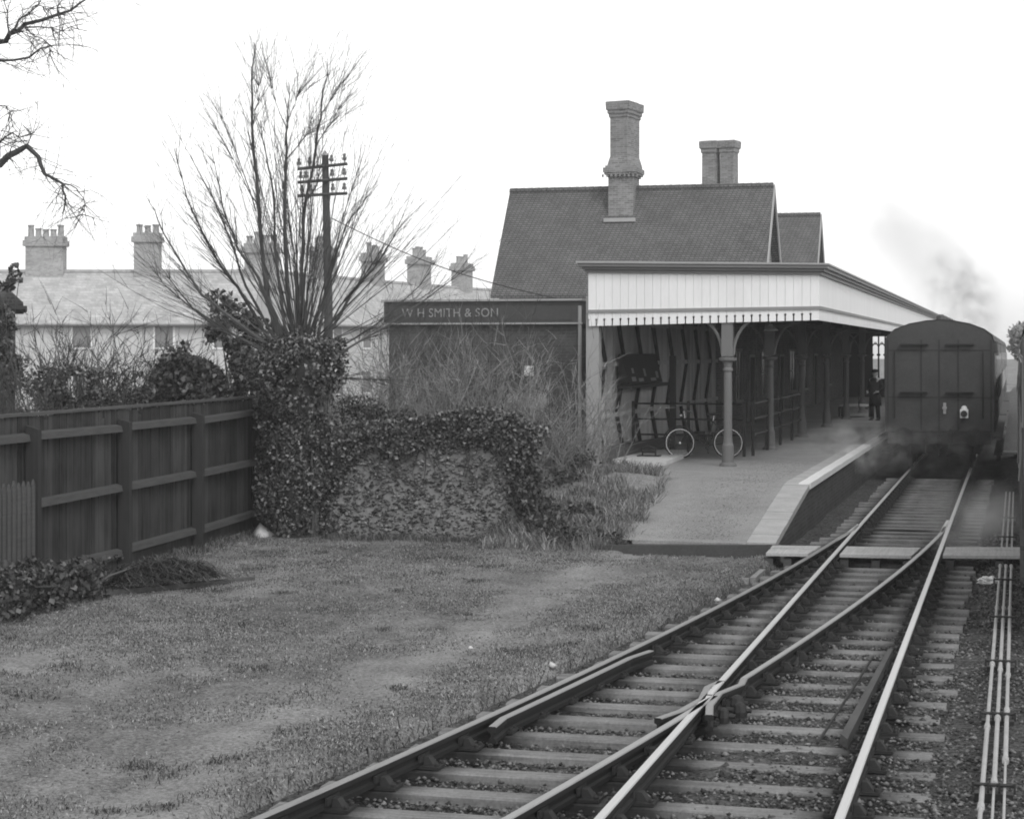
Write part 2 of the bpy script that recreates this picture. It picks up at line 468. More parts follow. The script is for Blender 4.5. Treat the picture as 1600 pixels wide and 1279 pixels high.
sun = bpy.data.lights.new('sun', 'SUN'); sun.energy = .8; sun.angle = math.radians(16)
so = bpy.data.objects.new('sun', sun); COL.objects.link(so); so.location = (-20, -10, 40)
sd = Vector((math.sin(SUN_AZ) * math.cos(SUN_EL), math.cos(SUN_AZ) * math.cos(SUN_EL), math.sin(SUN_EL)))
so.rotation_euler = sd.to_track_quat('Z', 'Y').to_euler()
SC.view_settings.view_transform = 'Standard'; SC.view_settings.look = 'None'
SC.view_settings.exposure = EXPO; SC.view_settings.gamma = 1
SC.render.engine = 'CYCLES'
SC.cycles.use_denoising = True
SC.cycles.max_bounces = 5; SC.cycles.diffuse_bounces = 3; SC.cycles.volume_bounces = 2; SC.cycles.transparent_max_bounces = 6
SC.cycles.filter_width = 1.9
SC.cycles.volume_step_rate = 2.0

def volume_mat(name, dens, color, aniso=0.0, build=None):
    m = bpy.data.materials.new(name); m.use_nodes = True
    t = m.node_tree; t.nodes.remove(t.nodes['Principled BSDF'])
    pv = t.nodes.new('ShaderNodeVolumePrincipled')
    pv.inputs['Color'].default_value = (color, color, color, 1)
    pv.inputs['Density'].default_value = dens; pv.inputs['Anisotropy'].default_value = aniso
    if build: t.links.new(build(t), pv.inputs['Density'])
    t.links.new(pv.outputs[0], t.nodes['Material Output'].inputs['Volume'])
    return m
HZ = volume_mat('thin_haze', HAZE, .95)
hz = MB().box(-130, 130, -30, 260, -2.2, 15).build('haze', HZ, loc=(0, 195, 0))
tag(hz, 'thin pale winter haze over the whole scene', 'haze', kind='stuff')

# ================================================================ ground
def ramp_z(v): return np.clip(.17 + .60 * (v - 30.4) / 5.2, .17, .77)
def ground_h(u, v):
    n = (vnoise(u * 1.1, v * 1.1, 1) - .5) * .05 + (vnoise(u * 4.5, v * 4.5, 2) - .5) * .035
    h = n + .0 * u
    d = np.maximum(0, TOE - v)
    ua = -2.68 - (.035 * d + .0024 * d * d)
    bed = SS((u - (ua - .75)) / .35)                       # the track bed is dug out
    bed = np.where(v > 29.9, SS((u + 6.2) / .3), bed)
    edge = np.exp(-((u - (ua - .8)) / .35) ** 2) * .05
    h = (h + edge) * (1 - bed) - .17 * bed
    eb = np.interp(v, [30.4, 36.4, 38.6, 40], [-6.0, -6.4, -7.9, -8.75])
    bank = SS((v - 29.9) / 1.3) * SS((u + 8.9) / .5) * (1 - SS((u - eb) / .25)) * (1 - SS((v - 40.2) / .3))
    hb = np.where(v > 0, np.clip(.17 + .60 * (v - 30.4) / 5.2, .0, .77), 0) + .10 * np.sin(np.clip((u + 8.7) / 2.7, 0, 1) * np.pi) + (vnoise(u * 3, v * 3, 5) - .5) * .12
    h = h * (1 - bank) + hb * bank
    back = SS((v - 32.0) / 5) * (1 - SS((u + 8.7) / .7)) * SS((u + 24) / 6)
    h = h * (1 - back) + (.45 + n) * back
    return h
def axis(a, b, step, lo, hi):
    return np.concatenate([lo, np.arange(a, b, step), hi])
gx = axis(-17, 9, .14, [-500, -220, -110, -60, -35, -24, -20], [9.5, 11, 14, 20, 35, 70, 140, 300, 500])
gy = axis(8, 42, .14, [-60, -20, 0, 5], [43, 45, 48, 52, 60, 75, 100, 140, 200, 300, 420, 700])
GX, GY = np.meshgrid(gx, gy)
GU, GV = GX * CS - GY * SN, GX * SN + GY * CS
GZ = ground_h(GU, GV)
far = (GX < -25) | (GX > 12) | (GY > 44) | (GY < 6)
GZ = np.where(far & (GU < -6.3), np.where(GY > 44, .3, 0), GZ)
GZ = np.where((GY > 44) & (GU > -9.2), -.18, GZ)
nx, ny = len(gx), len(gy)
ii = (np.arange(ny - 1)[:, None] * nx + np.arange(nx - 1)[None]).ravel()
gfaces = np.stack([ii, ii + 1, ii + nx + 1, ii + nx], 1)
tag(npmesh('ground', np.stack([GX, GY, GZ], 2), gfaces, m_ground, smooth=True), kind='structure')

# track bed of ash ballast
bv = np.concatenate([np.arange(8, 40, .16), np.arange(40, 240, 2.5)])
rows = []
for v in bv:
    left = uA(v) - .62 if v < 29.9 else -4.05
    rows.append(np.linspace(left, 7.5, 64))
BU = np.array(rows); BV = np.repeat(bv[:, None], 64, 1)
bz = -.085 - .035 * SS((BV - 24) / 4) + (vnoise(BU * 5, BV * 5, 8) - .5) * .045 + (vnoise(BU * 1.3, BV * 1.3, 9) - .5) * .05
bz += .045 * SS((BU + 2.45) / .3) * SS((24 - BV) / 4) + .075 * SS((BU + .55) / .25) * (1 - .6 * SS((24 - BV) / 4)) + np.where(BU < -3.6, 0, 0)
ed = np.minimum(1, (BU - BU[:, :1]) / .3); bz = bz * ed + (1 - ed) * -.05
BX, BY = BU * CS + BV * SN, -BU * SN + BV * CS
n2 = 64; ii = (np.arange(len(bv) - 1)[:, None] * n2 + np.arange(n2 - 1)[None]).ravel()
tag(npmesh('track_bed', np.stack([BX, BY, bz], 2), np.stack([ii, ii + 1, ii + n2 + 1, ii + n2], 1), m_ballast, smooth=True), kind='structure')

# loose stones on the ballast
N = 52000
sv = 11 + 24 * rng.uniform(0, 1, N) ** 1.5; la = np.array([uA(v) - .5 for v in sv]); su = la + (1.6 - la) * rng.uniform(0, 1, N)
ok = (sv < 29.5) | (su > -3.5); sv, su = sv[ok], su[ok]
sz = -.075 + .045 * SS((su + 2.45) / .3) * SS((24 - sv) / 4) + .07 * SS((su + .55) / .25) * (1 - .6 * SS((24 - sv) / 4)) + rng.uniform(-.01, .02, len(sv))
tag(stone_mesh('gravel', np.stack([su * CS + sv * SN, -su * SN + sv * CS, sz], 1), .0165, m_stone),
    'loose ash and stone ballast lying between the sleepers', 'gravel', kind='stuff')

# thin rough turf
N = 420000
gyv = 10.5 + 22.5 * rng.uniform(0, 1, N) ** .8
gxv = gyv * (rng.uniform(-.31, .16, N))
U, V_ = gxv * CS - gyv * SN, gxv * SN + gyv * CS
ua = -2.68 - (.035 * np.maximum(0, TOE - V_) + .0024 * np.maximum(0, TOE - V_) ** 2)
dens = vnoise(gxv * .55, gyv * .4, 21) * .6 + vnoise(gxv * 2.2, gyv * 1.6, 22) * .55 - .30 * np.exp(-((U + 5.95 + (vnoise(V_ * .6, V_ * 0, 4) - .5)) / .45) ** 2)
ok = (U < ua - .50) & ((V_ < 29.9) | (U < -6.1)) & (rng.uniform(0, 1, N) < (dens - .26) * 2.0)
gxv, gyv, U, V_ = gxv[ok], gyv[ok], U[ok], V_[ok]
m_turf = M_leaf('short_turf_blade', .05, .46, .8, .15)
tag(blade_mesh('grass', np.stack([gxv, gyv, ground_h(U, V_) - .005], 1), .026, .009, m_turf, 1.1),
    'short worn winter grass covering the yard beside the siding', 'grass', kind='stuff')
# long pale grass on the bank beside the ramp
N = 15000
u = rng.uniform(-8.5, -5.75, N); v = 30.0 + 9.5 * rng.uniform(0, 1, N)
ok = (u < np.interp(v, [30.4, 36.4, 38.6, 40], [-6.0, -6.4, -7.9, -8.75]) - .05 + .5 * (vnoise(v * 2.2, u * 2, 3) - .45)) & (vnoise(u * 1.5, v * 1.5, 33) > .3)
u, v = u[ok], v[ok]
tag(blade_mesh('rough_grass', np.stack([u * CS + v * SN, -u * SN + v * CS, ground_h(u, v) - .01], 1), .19, .012, m_drygrass, 1.1),
    'long dry tangled grass on the bank left of the platform ramp', 'long grass', kind='stuff')
# tufts along fence, wall and rail edge
pts = []
for k in range(9000):
    t = rnd.random()
    if t < .45:
        s = rnd.uniform(-1.6, 2.4); p = Vector((-5.8, 28.2, 0)) + Vector((1.12, 6.3, 0)) * s / 2 + Vector((abs(rnd.gauss(0, .28)) + .05, 0, 0))
    elif t < .8:
        p = W(rnd.uniform(-11.6, -7.6), 31.4 - abs(rnd.gauss(0, .28)))
    else:
        v = rnd.uniform(11, 29.5); p = W(uA(v) - .48 - abs(rnd.gauss(0, .1)), v)
    a, b = uv(p); pts.append((p.x, p.y, float(ground_h(np.array([a]), np.array([b]))[0]) - .01))
tag(blade_mesh('edge_grass', pts, .10, .009, M_leaf('edge_grass_blade', .05, .24, .8, .15), .8),
    'longer grass fringing the fence foot, flint wall and siding rail', 'grass', kind='stuff')

# ================================================================ permanent way
RZ = .16
m_raildull2 = rail_top('worn_rail_head', .32, .55)
def head_section():
    return [(-.035, .115), (-.035, .152), (-.028, .16), (.028, .16), (.035, .152), (.035, .115), (.011, .103), (.011, .066), (.032, .055), (.032, .022), (-.032, .022), (-.032, .055), (-.011, .066), (-.011, .103)]
def rail(name, label, pts, group=None, dz=0.0, top=None):
    """bullhead rail swept along (u, v) points"""
    mb = MB()
    sec = head_section()
    P = [Vector((u, v)) for u, v in pts]
    rings = []
    for i, p in enumerate(P):
        d = (P[min(i + 1, len(P) - 1)] - P[max(i - 1, 0)]).normalized()
        nrm = Vector((d.y, -d.x))
        rings.append([W(p.x + nrm.x * a, p.y + nrm.y * a, z + dz) for a, z in sec])
    n = len(sec); base = 0
    mb.v = [tuple(q) for r in rings for q in r]
    for a in range(len(rings) - 1):
        for i in range(n):
            mb.f.append((a * n + i, (a + 1) * n + i, (a + 1) * n + (i + 1) % n, a * n + (i + 1) % n)); mb.m.append(1 if i in (1, 2, 3) else 0)
    for r, rev in ((0, False), (len(rings) - 1, True)):
        f = tuple(range(r * n, r * n + n)); mb.f.append(f[::-1] if rev else f); mb.m.append(0)
    c = W(P[0].x, P[0].y, 0)
    o = mb.build(name, [m_railside, top or m_railtop], loc=c)
    return tag(o, label, 'rail', group)
def line(fn, v0, v1, n=40, off=0.0):
    return [(fn(v0 + (v1 - v0) * i / n) + off, v0 + (v1 - v0) * i / n) for i in range(n + 1)]
XV = 17.35                                                   # where the diverging rail crosses the through rail
rail('rail', 'bright right-hand rail of the main line running up to the carriage', line(uR, 9, 120, 60))
rail('rail', 'main line left rail from the crossing nose up to the platform track', line(uL, 17.75, 120, 60))
rail('rail', 'main line left rail in front of the crossing nose', line(uL, 9, 17.0, 10))
rail('rail', 'outer siding rail lying against the grass', line(uA, 9, 32.2, 60) + [(uL(v) - .036 - .0, v) for v in (33.2, 34.2)], top=m_raildull)
rail('rail', 'curved switch rail between the point blade and the crossing', line(uB, 17.95, 33.2, 40) + [(uR(v) - .06, v) for v in (34.3,)], top=m_raildull2)
rail('rail', 'inner siding rail below the crossing nose', line(uB, 9, 16.95, 14), top=m_raildull2)
# crossing: nose and two wing rails
nose = [(uL(16.95), 16.95), (uL(17.3), 17.3), (uL(17.72), 17.72)]
rail('crossing_nose', 'pointed nose rail where the two inner rails meet', nose)
rail('wing_rail', 'wing rail bent off the main rail above the nose, left side', [(uL(17.75) - .0, 17.75), (uL(17.4) - .075, 17.4), (uB(16.8) - .075, 16.8), (uB(16.2) - .085, 16.2), (uB(15.8) - .16, 15.8)], top=m_raildull)
rail('wing_rail', 'wing rail bent off the curved switch rail, right side', [(uB(17.95), 17.95), (uB(17.7) + .05, 17.62), (uL(17.1) + .075, 17.1), (uL(16.6) + .085, 16.5), (uL(16.2) + .15, 16.05)], top=m_raildull)
rail('check_rail', 'long check rail inside the outer siding rail', [(uA(15.2) + .17, 15.2)] + line(uA, 15.6, 19.0, 10, .105) + [(uA(19.5) + .17, 19.5)], top=m_raildull, dz=-.022)
# point blades
rail('switch_rail', 'right switch blade lying just off the bright main rail', [(uB(33.2), 33.2), (uR(34.4) - .075, 34.4), (uR(35.6) - .055, 35.6)])
rail('switch_rail', 'left switch blade closed against the main line left rail', [(uA(31.2) + .0, 31.2), (uA(32.6) + .02, 32.6), (uL(34.4) - .036, 34.4)], dz=-.004)

# chairs (cast iron, with a wooden key)
def chair_mesh():
    mb = MB(lambda x, y, z: Vector((x * CS + y * SN, -x * SN + y * CS, z)))
    mb.box(-.17, .17, -.10, .10, 0, .022)
    mb.hexa([(-.12, -.055, .022), (-.036, -.055, .022), (-.036, .055, .022), (-.12, .055, .022), (-.07, -.045, .115), (-.034, -.045, .115), (-.034, .045, .115), (-.07, .045, .115)])
    mb.hexa([(.036, -.055, .022), (.12, -.055, .022), (.12, .055, .022), (.036, .055, .022), (.036, -.045, .085), (.075, -.045, .085), (.075, .045, .085), (.036, .045, .085)])
    mb.box(.013, .033, -.13, .12, .05, .105)
    for sx in (-.145, .145):
        for sy in (-.06, .06):
            mb.lathe(sx, sy, [(.02, .022), (.02, .04), (.012, .046)], 6)
    me = mb.build('rail_chair', m_iron)
    d = me.data; bpy.data.objects.remove(me); return d
chair_me = chair_mesh()

sleeper_vs = []
v = 10.55
while v < 50:
    sleeper_vs.append(v); v += .735 + rnd.uniform(-.02, .02)
for v in sleeper_vs:
    d = TOE - v
    turnout = d > 1.0
    u1 = -.62 + rnd.gauss(0, .022)
    if v < 15.2: u0s = [(uA(v) - .42, uB(v) + .10), (uL(v) - .30 if uL(v) - .3 > uB(v) + .12 else uB(v) + .115, u1)]
    elif turnout: u0s = [(uA(v) - .45 + rnd.gauss(0, .05), u1)]
    else: u0s = [(-3.18 + rnd.gauss(0, .03), u1)]
    if v < 15.2 and v > 12.5: u0s = [(uA(v) - .42, u1)]
    for k, (a, b) in enumerate(u0s):
        sk = rnd.gauss(0, .012); hw = .115 + rnd.uniform(-.009, .009); dz = rnd.gauss(-.006, .005)
        c = W((a + b) / 2, v, 0)
        t = thing('sleeper', 'x', 'sleeper', c)
        if not turnout: lb, gp = 'short weathered sleeper under the plain main line by the platform', 'plain track sleepers'
        elif v > 24: lb, gp = 'weathered sleeper under the points, near the barrow crossing', 'sleepers under the points'
        elif v > 15.2 or len(u0s) == 1: lb, gp = 'long weathered timber spanning both diverging tracks around the crossing nose', 'long crossing timbers'
        elif k == 0: lb, gp = 'sleeper under the siding in the left foreground', 'siding sleepers'
        else: lb, gp = 'sleeper under the main line in the near foreground', 'foreground sleepers'
        tag(t, lb, None, gp)
        mb = MB(W)
        bev = .012
        n = 6
        for i in range(1):
            pts = []
            mb.loft([[(x, v + yy + sk * (1 if x > (a + b) / 2 else -1) * abs(b - a) * .5, z + dz) for (yy, z) in ((-hw, -.14), (-hw, -.014), (-hw + bev, 0), (hw - bev, 0), (hw, -.014), (hw, -.14))] for x in (a, b)])
        mb.build('sleeper_timber', m_sleeper, t)
        us = []
        for fn in (uA, uB, uL, uR):
            if fn in (uA, uB) and v > 33.5: continue
            x = fn(v)
            if a + .08 < x < b - .08 and all(abs(x - y) > .3 for y in us): us.append(x)
        for x in us:
            ch = bpy.data.objects.new('rail_chair', chair_me); COL.objects.link(ch); ch.parent = t
            ch.location = W(x, v, .0) - c

# main line sleepers' companions: adjoining track for the stopped train on the right
rail('rail', 'near rail of the adjoining track under the train at the right edge', line(lambda v: .68, 20, 120, 30))
rail('rail', 'far rail of the adjoining track under the train at the right edge', line(lambda v: 2.18, 20, 120, 30))

# point rodding
t = thing('point_rodding', 'three parallel signal and point rods on rollers right of the main line', 'point rods', W(-.16, 20, 0))
for k, u in enumerate((-.245, -.165, -.090)):
    mb = MB(W)
    cuts = [10, 13.6 + .8 * k, 16.5 + .4 * k, 19.8 - .3 * k, 24.2, 28.9]
    for i in range(5):
        r = (.016 if k == 0 else .010, .019, .017, .019, .016)[i]
        mb.tube([(u, cuts[i], .085), (u, cuts[i + 1], .085)], r, 8)
        mb.tube([(u, cuts[i + 1] - .07, .085), (u, cuts[i + 1] + .07, .085)], .026, 8)
    mb.tube([(u, 31.2, .085), (u, 44, .085)], .016, 8)
    mb.build('rod', m_rod, t)
for v in (12.2, 14.2, 17.0, 19.9, 23.2, 27.0, 33.2, 37):
    mb = MB(W)
    mb.box(-.30, -.03, v - .05, v + .05, -.12, .055)
    mb.tube([(-.31, v, .11), (-.02, v, .11)], .014, 6)
    for u in (-.31, -.205, -.127, -.02): mb.box(u - .008, u + .008, v - .03, v + .03, .055, .13)
    mb.build('roller_stool', m_dark, t)

# stretcher bar and ties between the point blades
t = thing('stretcher_bar', 'iron stretcher bar tying the switch blades near the toe', 'stretcher bar', W(-1.9, 34.6, 0))
MB(W).tube([(-2.75, 34.6, .045), (-1.2, 34.6, .045)], .022, 6).build('bar', m_iron, t)
mb = MB(W); mb.box(-2.62, -2.46, 33.7, 33.76, .03, .075); mb.box(-2.62, -2.46, 34.15, 34.21, .03, .075)
mb.build('bracket', m_iron, t)
# inspection cover between the rails
tag(MB(W).box(-1.87, -1.55, 27.0, 27.5, -.03, .045).build('cover_box', m_timber, loc=W(-1.7, 27.2, 0)), 'small weathered wooden box between the rails below the crossing boards', 'box')
tag(MB(W).box(-2.32, -2.20, 20.0, 20.7, -.03, .05).build('block', m_timber, loc=W(-2.26, 20.3, 0)), 'short timber block against the curved switch rail', 'block')
# old check timber beside the bright rail
tag(MB(W).hexa([(-1.42, 15.9, .005), (-1.33, 15.7, .005), (-1.26, 20.6, .005), (-1.33, 20.6, .005), (-1.40, 15.9, .085), (-1.33, 15.7, .085), (-1.27, 20.6, .085), (-1.32, 20.6, .085)]).build('guard_plank', m_timber, loc=W(-1.43, 18, 0)),
    'long grey guard plank lying close inside the bright main rail', 'plank')
tag(MB(W).tube([(-1.58, 15.8, .02), (-1.50, 18.6, .03), (-1.47, 20.2, .02)], .014, 6).build('point_rod', m_iron, loc=W(-1.5, 18, 0)), 'thin iron rod lying left of the guard plank', 'rod')
# fish bolts lump at the crossing
t = thing('crossing_block', 'cast iron distance blocks bolted right of the crossing nose', 'iron block', W(-2.4, 17.2, 0))
for du, dv, s in ((.22, .1, .07), (.30, -.25, .06), (.20, -.55, .05)):
    mb = MB(W); mb.lathe(uL(17) + du, 17.1 + dv, [(s, .0), (s * 1.1, .05), (s * .8, .11), (s * .3, .13)], 9)
    mb.tube([(uL(17) + du - .2, 17.1 + dv, .06), (uL(17) + du + .1, 17.1 + dv, .06)], .022, 6)
    mb.build('distance_block', m_iron, t)

# barrow crossing
def boards(label, quad):
    t = thing('barrow_crossing', label, 'boarded crossing', W(*quad[0], 0))
    (a0, a1), (b0, b1), (c0, c1), (d0, d1) = quad                # near-left, near-right, far-right, far-left
    n = 6
    for i in range(n):
        f0, f1 = i / n + .006, (i + 1) / n - .006
        def L(p, q, f): return (p[0] + (q[0] - p[0]) * f, p[1] + (q[1] - p[1]) * f)
        A, B, C, D = L(quad[0], quad[3], f0), L(quad[1], quad[2], f0), L(quad[1], quad[2], f1), L(quad[0], quad[3], f1)
        z = .165 + rnd.gauss(0, .004)
        mb = MB(W); mb.hexa([(p[0], p[1], zz) for zz in (z - .045, z) for p in (A, B, C, D)])
        mb.build('plank', m_board, t)
    mb = MB(W)
    for f in (.06, .5, .94):
        def L(p, q, f): return (p[0] + (q[0] - p[0]) * f, p[1] + (q[1] - p[1]) * f)
        A, B = L(quad[0], quad[1], f), L(quad[3], quad[2], f)
        mb.hexa([(A[0] - .06, A[1] + .05, -.09), (A[0] + .06, A[1] + .05, -.09), (B[0] + .06, B[1] - .05, -.09), (B[0] - .06, B[1] - .05, -.09), (A[0] - .06, A[1] + .05, .08), (A[0] + .06, A[1] + .05, .08), (B[0] + .06, B[1] - .05, .08), (B[0] - .06, B[1] - .05, .08)])
    mb.build('bearer', m_timber, t)
boards('pale boarded crossing piece between the ramp foot and the siding rail', [(-3.68, 29.05), (uA(29.1) - .07, 29.12), (uA(30.3) - .07, 30.3), (-3.72, 30.2)])
boards('pale boarded crossing between the main line rails', [(uL(29) + .09, 29.15), (uB(29.2) - .08, 29.22), (uB(30.5) - .08, 30.5), (uL(30.4) + .09, 30.4)])
boards('pale boarded crossing piece right of the bright rail, over the rods', [(uR(29.3) + .07, 29.4), (.55, 29.7), (.55, 31.1), (uR(30.7) + .07, 30.7)])
boards('distant pale boarded crossing between the two tracks beyond the first carriage end', [(-.62, 59.5), (.5, 59.7), (.5, 61), (-.62, 60.8)])

# crumpled white blob by the rods, in place of leaking steam
pts = [(rng.normal(0, .10), rng.normal(0, .08), abs(rng.normal(0, .05))) for _ in range(26)]
mb = MB(W); import bmesh
bm = bmesh.new()
bmesh.ops.create_icosphere(bm, subdivisions=3, radius=1)
for vv in bm.verts:
    q = vv.co.copy(); k_ = 1 + rnd.gauss(0, .22); vv.co = W(-.40 + q.x * .13 * k_, 27.35 + q.y * .10 * k_, .05 + q.z * .055 * k_)
me = bpy.data.meshes.new('white_blob'); bm.to_mesh(me); me.materials.append(m_blob)
o = bpy.data.objects.new('white_blob', me); COL.objects.link(o); tag(o, 'crumpled white blob standing for leaking steam beside the point rods', 'paper')

# weed tufts of mixed length
pts = []; 
for k in range(70):
    Yc = 11 + 20 * rnd.random() ** 1.2; c = Vector((Yc * rnd.uniform(-.30, .10), Yc, 0)); a, b = uv(c)
    if a > uA(b) - .7 or b > 30.5: continue
    R_ = rnd.uniform(.04, .16)
    for _ in range(int(40 + 900 * R_)):
        q = c + Vector((rnd.gauss(0, R_), rnd.gauss(0, R_), 0)); a, b = uv(q); pts.append((q.x, q.y, a, b))
pts = np.array(pts)
tag(blade_mesh('weeds', np.stack([pts[:, 0], pts[:, 1], ground_h(pts[:, 2], pts[:, 3]) - .01], 1), .048, .010, M_leaf('weed_blade', .04, .26, .8, .15), 1.0),
    'scattered longer weed tufts standing in the worn yard turf', 'weeds', kind='stuff')
# grit and clods in the worn turf
N = 9000
gyv = 11 + 20 * rng.uniform(0, 1, N) ** 1.3; gxv = gyv * rng.uniform(-.30, .12, N)
U, V_ = gxv * CS - gyv * SN, gxv * SN + gyv * CS
ok = (U < np.array([uA(v) for v in V_]) - .6) & ((V_ < 29.9) | (U < -8.9)) & (V_ < 31) & (vnoise(gxv * .8, gyv * .5, 41) > .3)
gxv, gyv, U, V_ = gxv[ok], gyv[ok], U[ok], V_[ok]
tag(stone_mesh('turf_grit', np.stack([gxv, gyv, ground_h(U, V_) + .002], 1), .011, flint_mat('grit', .05, .34)),
    'small grit and clods scattered in the worn turf', 'grit', kind='stuff')
# scattered stones in the grass
for (px, py, s, lb) in ((862, 1045, .035, 'white stone in the grass near the outer siding rail'), (736, 1017, .045, 'small pale stone in the middle of the worn grass'),
                        (410, 838, .10, 'pale lump of rubble at the foot of the ivy'), (384, 829, .08, 'white lump of rubble at the foot of the last fence post'),
                        (1122, 942, .05, 'white stone against the siding rail near the ramp')):
    Y = FPX * HCAM / (py - HOR); p = PX(px, py, Y)
    tag(stone_mesh('stone', [(p.x, p.y, p.z + .04)], s, m_concrete, .8), lb, 'stone')
# ================================================================ platform
PZ = .77
mb = MB(W)
PV = [30.4, 31.7, 33.0, 34.3, 35.6, 36.4, 37.5, 38.6, 40, 45, 60, 130]
def pl(v): return float(np.interp(v, [30.4, 36.4, 38.6, 40], [-6.0, -6.4, -7.9, -8.9]))
rings = []
for v in PV:
    z = float(ramp_z(np.array(v))); l = max(pl(v), -8.9)
    rings.append([(l, v, -.3), (-3.86, v, -.3), (-3.86, v, z - .06), (-4.28, v, z - .004), (-6.2, v, z + .012), (l, v, z)])
mb.loft(rings)
plat = tag(mb.build('platform', m_platform, loc=W(-5, 40, 0)), kind='structure')
# brick face, paving slabs of the ramp, white painted coping
mb = MB(W)
mb.loft([[(-3.80, v, -.3), (-3.74, v, -.3), (-3.74, v, float(ramp_z(np.array(v))) - .075), (-3.86, v, float(ramp_z(np.array(v))) - .075)] for v in PV])
mb.build('face', m_darkbrick, plat)
mb = MB(W); v = 30.42
while v < 128:
    L = .62 if v < 60 else 4.0
    z0, z1 = float(ramp_z(np.array(v))), float(ramp_z(np.array(v + L - .012)))
    j = rnd.gauss(0, .003)
    a, b = -4.16, -3.70
    if v > 35.5: b = -3.90
    mb.hexa([(a, v, z0 - .09), (b, v, z0 - .09), (b, v + L - .025, z1 - .09), (a, v + L - .012, z1 - .09), (a, v, z0 + .014 + j), (b, v, z0 + .014 + j), (b, v + L - .012, z1 + .014 + j), (a, v + L - .012, z1 + .014 + j)])
    v += L
mb.build('paving_slabs', m_kerb, plat)
mb = MB(W); v = 35.52
while v < 128:
    L = .9 if v < 60 else 4
    mb.box(-3.896, -3.68, v, v + L - .008, PZ - .09, PZ + .018 + rnd.gauss(0, .002)); v += L
mb.build('white_edge', m_white, plat)
# loose gravel on the ramp and open platform
n = 9000
v_ = 30.6 + 12 * rng.uniform(0, 1, n) ** 1.3; l_ = np.interp(v_, [30.4, 36.4, 38.6, 40], [-6.0, -6.4, -7.4, -7.0]); u_ = l_ + (-4.4 - l_) * rng.uniform(0, 1, n)
tag(stone_mesh('platform_grit', np.stack([u_ * CS + v_ * SN, -u_ * SN + v_ * CS, ramp_z(v_) + .008 * (u_ < -4.5)], 1), .0065, flint_mat('grit_on_platform', .12, .5), .5),
    'fine loose grit on the platform ramp surface', 'grit', kind='stuff')
# timber edge at the foot of the ramp
mb = MB(W)
mb.hexa([(-6.6, 30.15, -.25), (-3.62, 30.30, -.25), (-3.62, 30.42, -.25), (-6.6, 30.42, -.25), (-6.6, 30.15, .10), (-3.62, 30.30, .165), (-3.62, 30.42, .165), (-6.6, 30.42, .10)])
mb.build('timber_edge', m_fencerail, plat)
# drain cover in front of it
t = thing('drain_cover', 'dark drain cover in a pale concrete surround before the ramp foot', 'drain cover', W(-3.75, 27.6, 0))
mb = MB(W); mb.box(-4.16, -4.02, 26.95, 28.2, -.12, .02); mb.box(-3.66, -3.58, 27.1, 28.2, -.12, .02); mb.box(-4.02, -3.66, 26.95, 27.05, -.12, .02)
mb.build('surround', m_platform, t)
MB(W).box(-4.02, -3.66, 27.05, 28.3, -.12, .005).build('cover', m_fencerail, t)
# low concrete slab and timber baulk under the canopy end
tag(MB(W).prism([(-8.62, 41.5), (-8.25, 39.5), (-7.9, 39.15), (-7.55, 39.6), (-7.26, 40.5), (-7.32, 43), (-7.48, 45.2), (-8.62, 45.2)], PZ - .2, PZ + .10).build('plinth', m_concrete, loc=W(-8, 42, PZ)),
    'low pale concrete plinth on the platform under the canopy corner', 'plinth')
tag(MB(W).hexa([(-8.75, 40.6, PZ + .10), (-8.5, 40.6, PZ + .10), (-8.4, 53, PZ + .01), (-8.66, 53, PZ + .01), (-8.75, 40.6, PZ + .36), (-8.5, 40.6, PZ + .36), (-8.4, 53, PZ + .22), (-8.66, 53, PZ + .22)]).build('baulk', m_timber, loc=W(-8.6, 46, PZ)),
    'long squared timber lying along the foot of the canopy screen', 'timber')
t = thing('boot_scraper', 'small dark iron boot scraper standing on the pale plinth', 'boot scraper', W(-7.95, 42.2, PZ + .10))
mb = MB(W); mb.tube([(-8.1, 42.2, PZ + .10), (-8.1, 42.2, PZ + .28), (-7.95, 42.2, PZ + .33), (-7.8, 42.2, PZ + .28), (-7.8, 42.2, PZ + .10)], .02, 6); mb.box(-8.1, -7.8, 42.19, 42.21, PZ + .17, PZ + .25)
mb.build('scraper', m_dark, t); MB(W).box(-8.2, -7.7, 42.05, 42.35, PZ + .095, PZ + .125).build('tray', m_iron, t)

# ================================================================ canopy
CF, CR, CL = 40.3, -4.0, -8.92
VE = 104.0
can = thing('platform_canopy', 'long flat platform canopy with a deep white boarded valance', 'canopy', W(-6, 60, PZ))
def zt(u): return 4.80 + .10 * (CR - u) / (CR - CL) if u < CR else 4.80     # top of white boarding
def zb(u): return 3.86 - .11 * (CR - u) / (CR - CL)
def zband(u): return 4.12 - .05 * (CR - u) / (CR - CL)
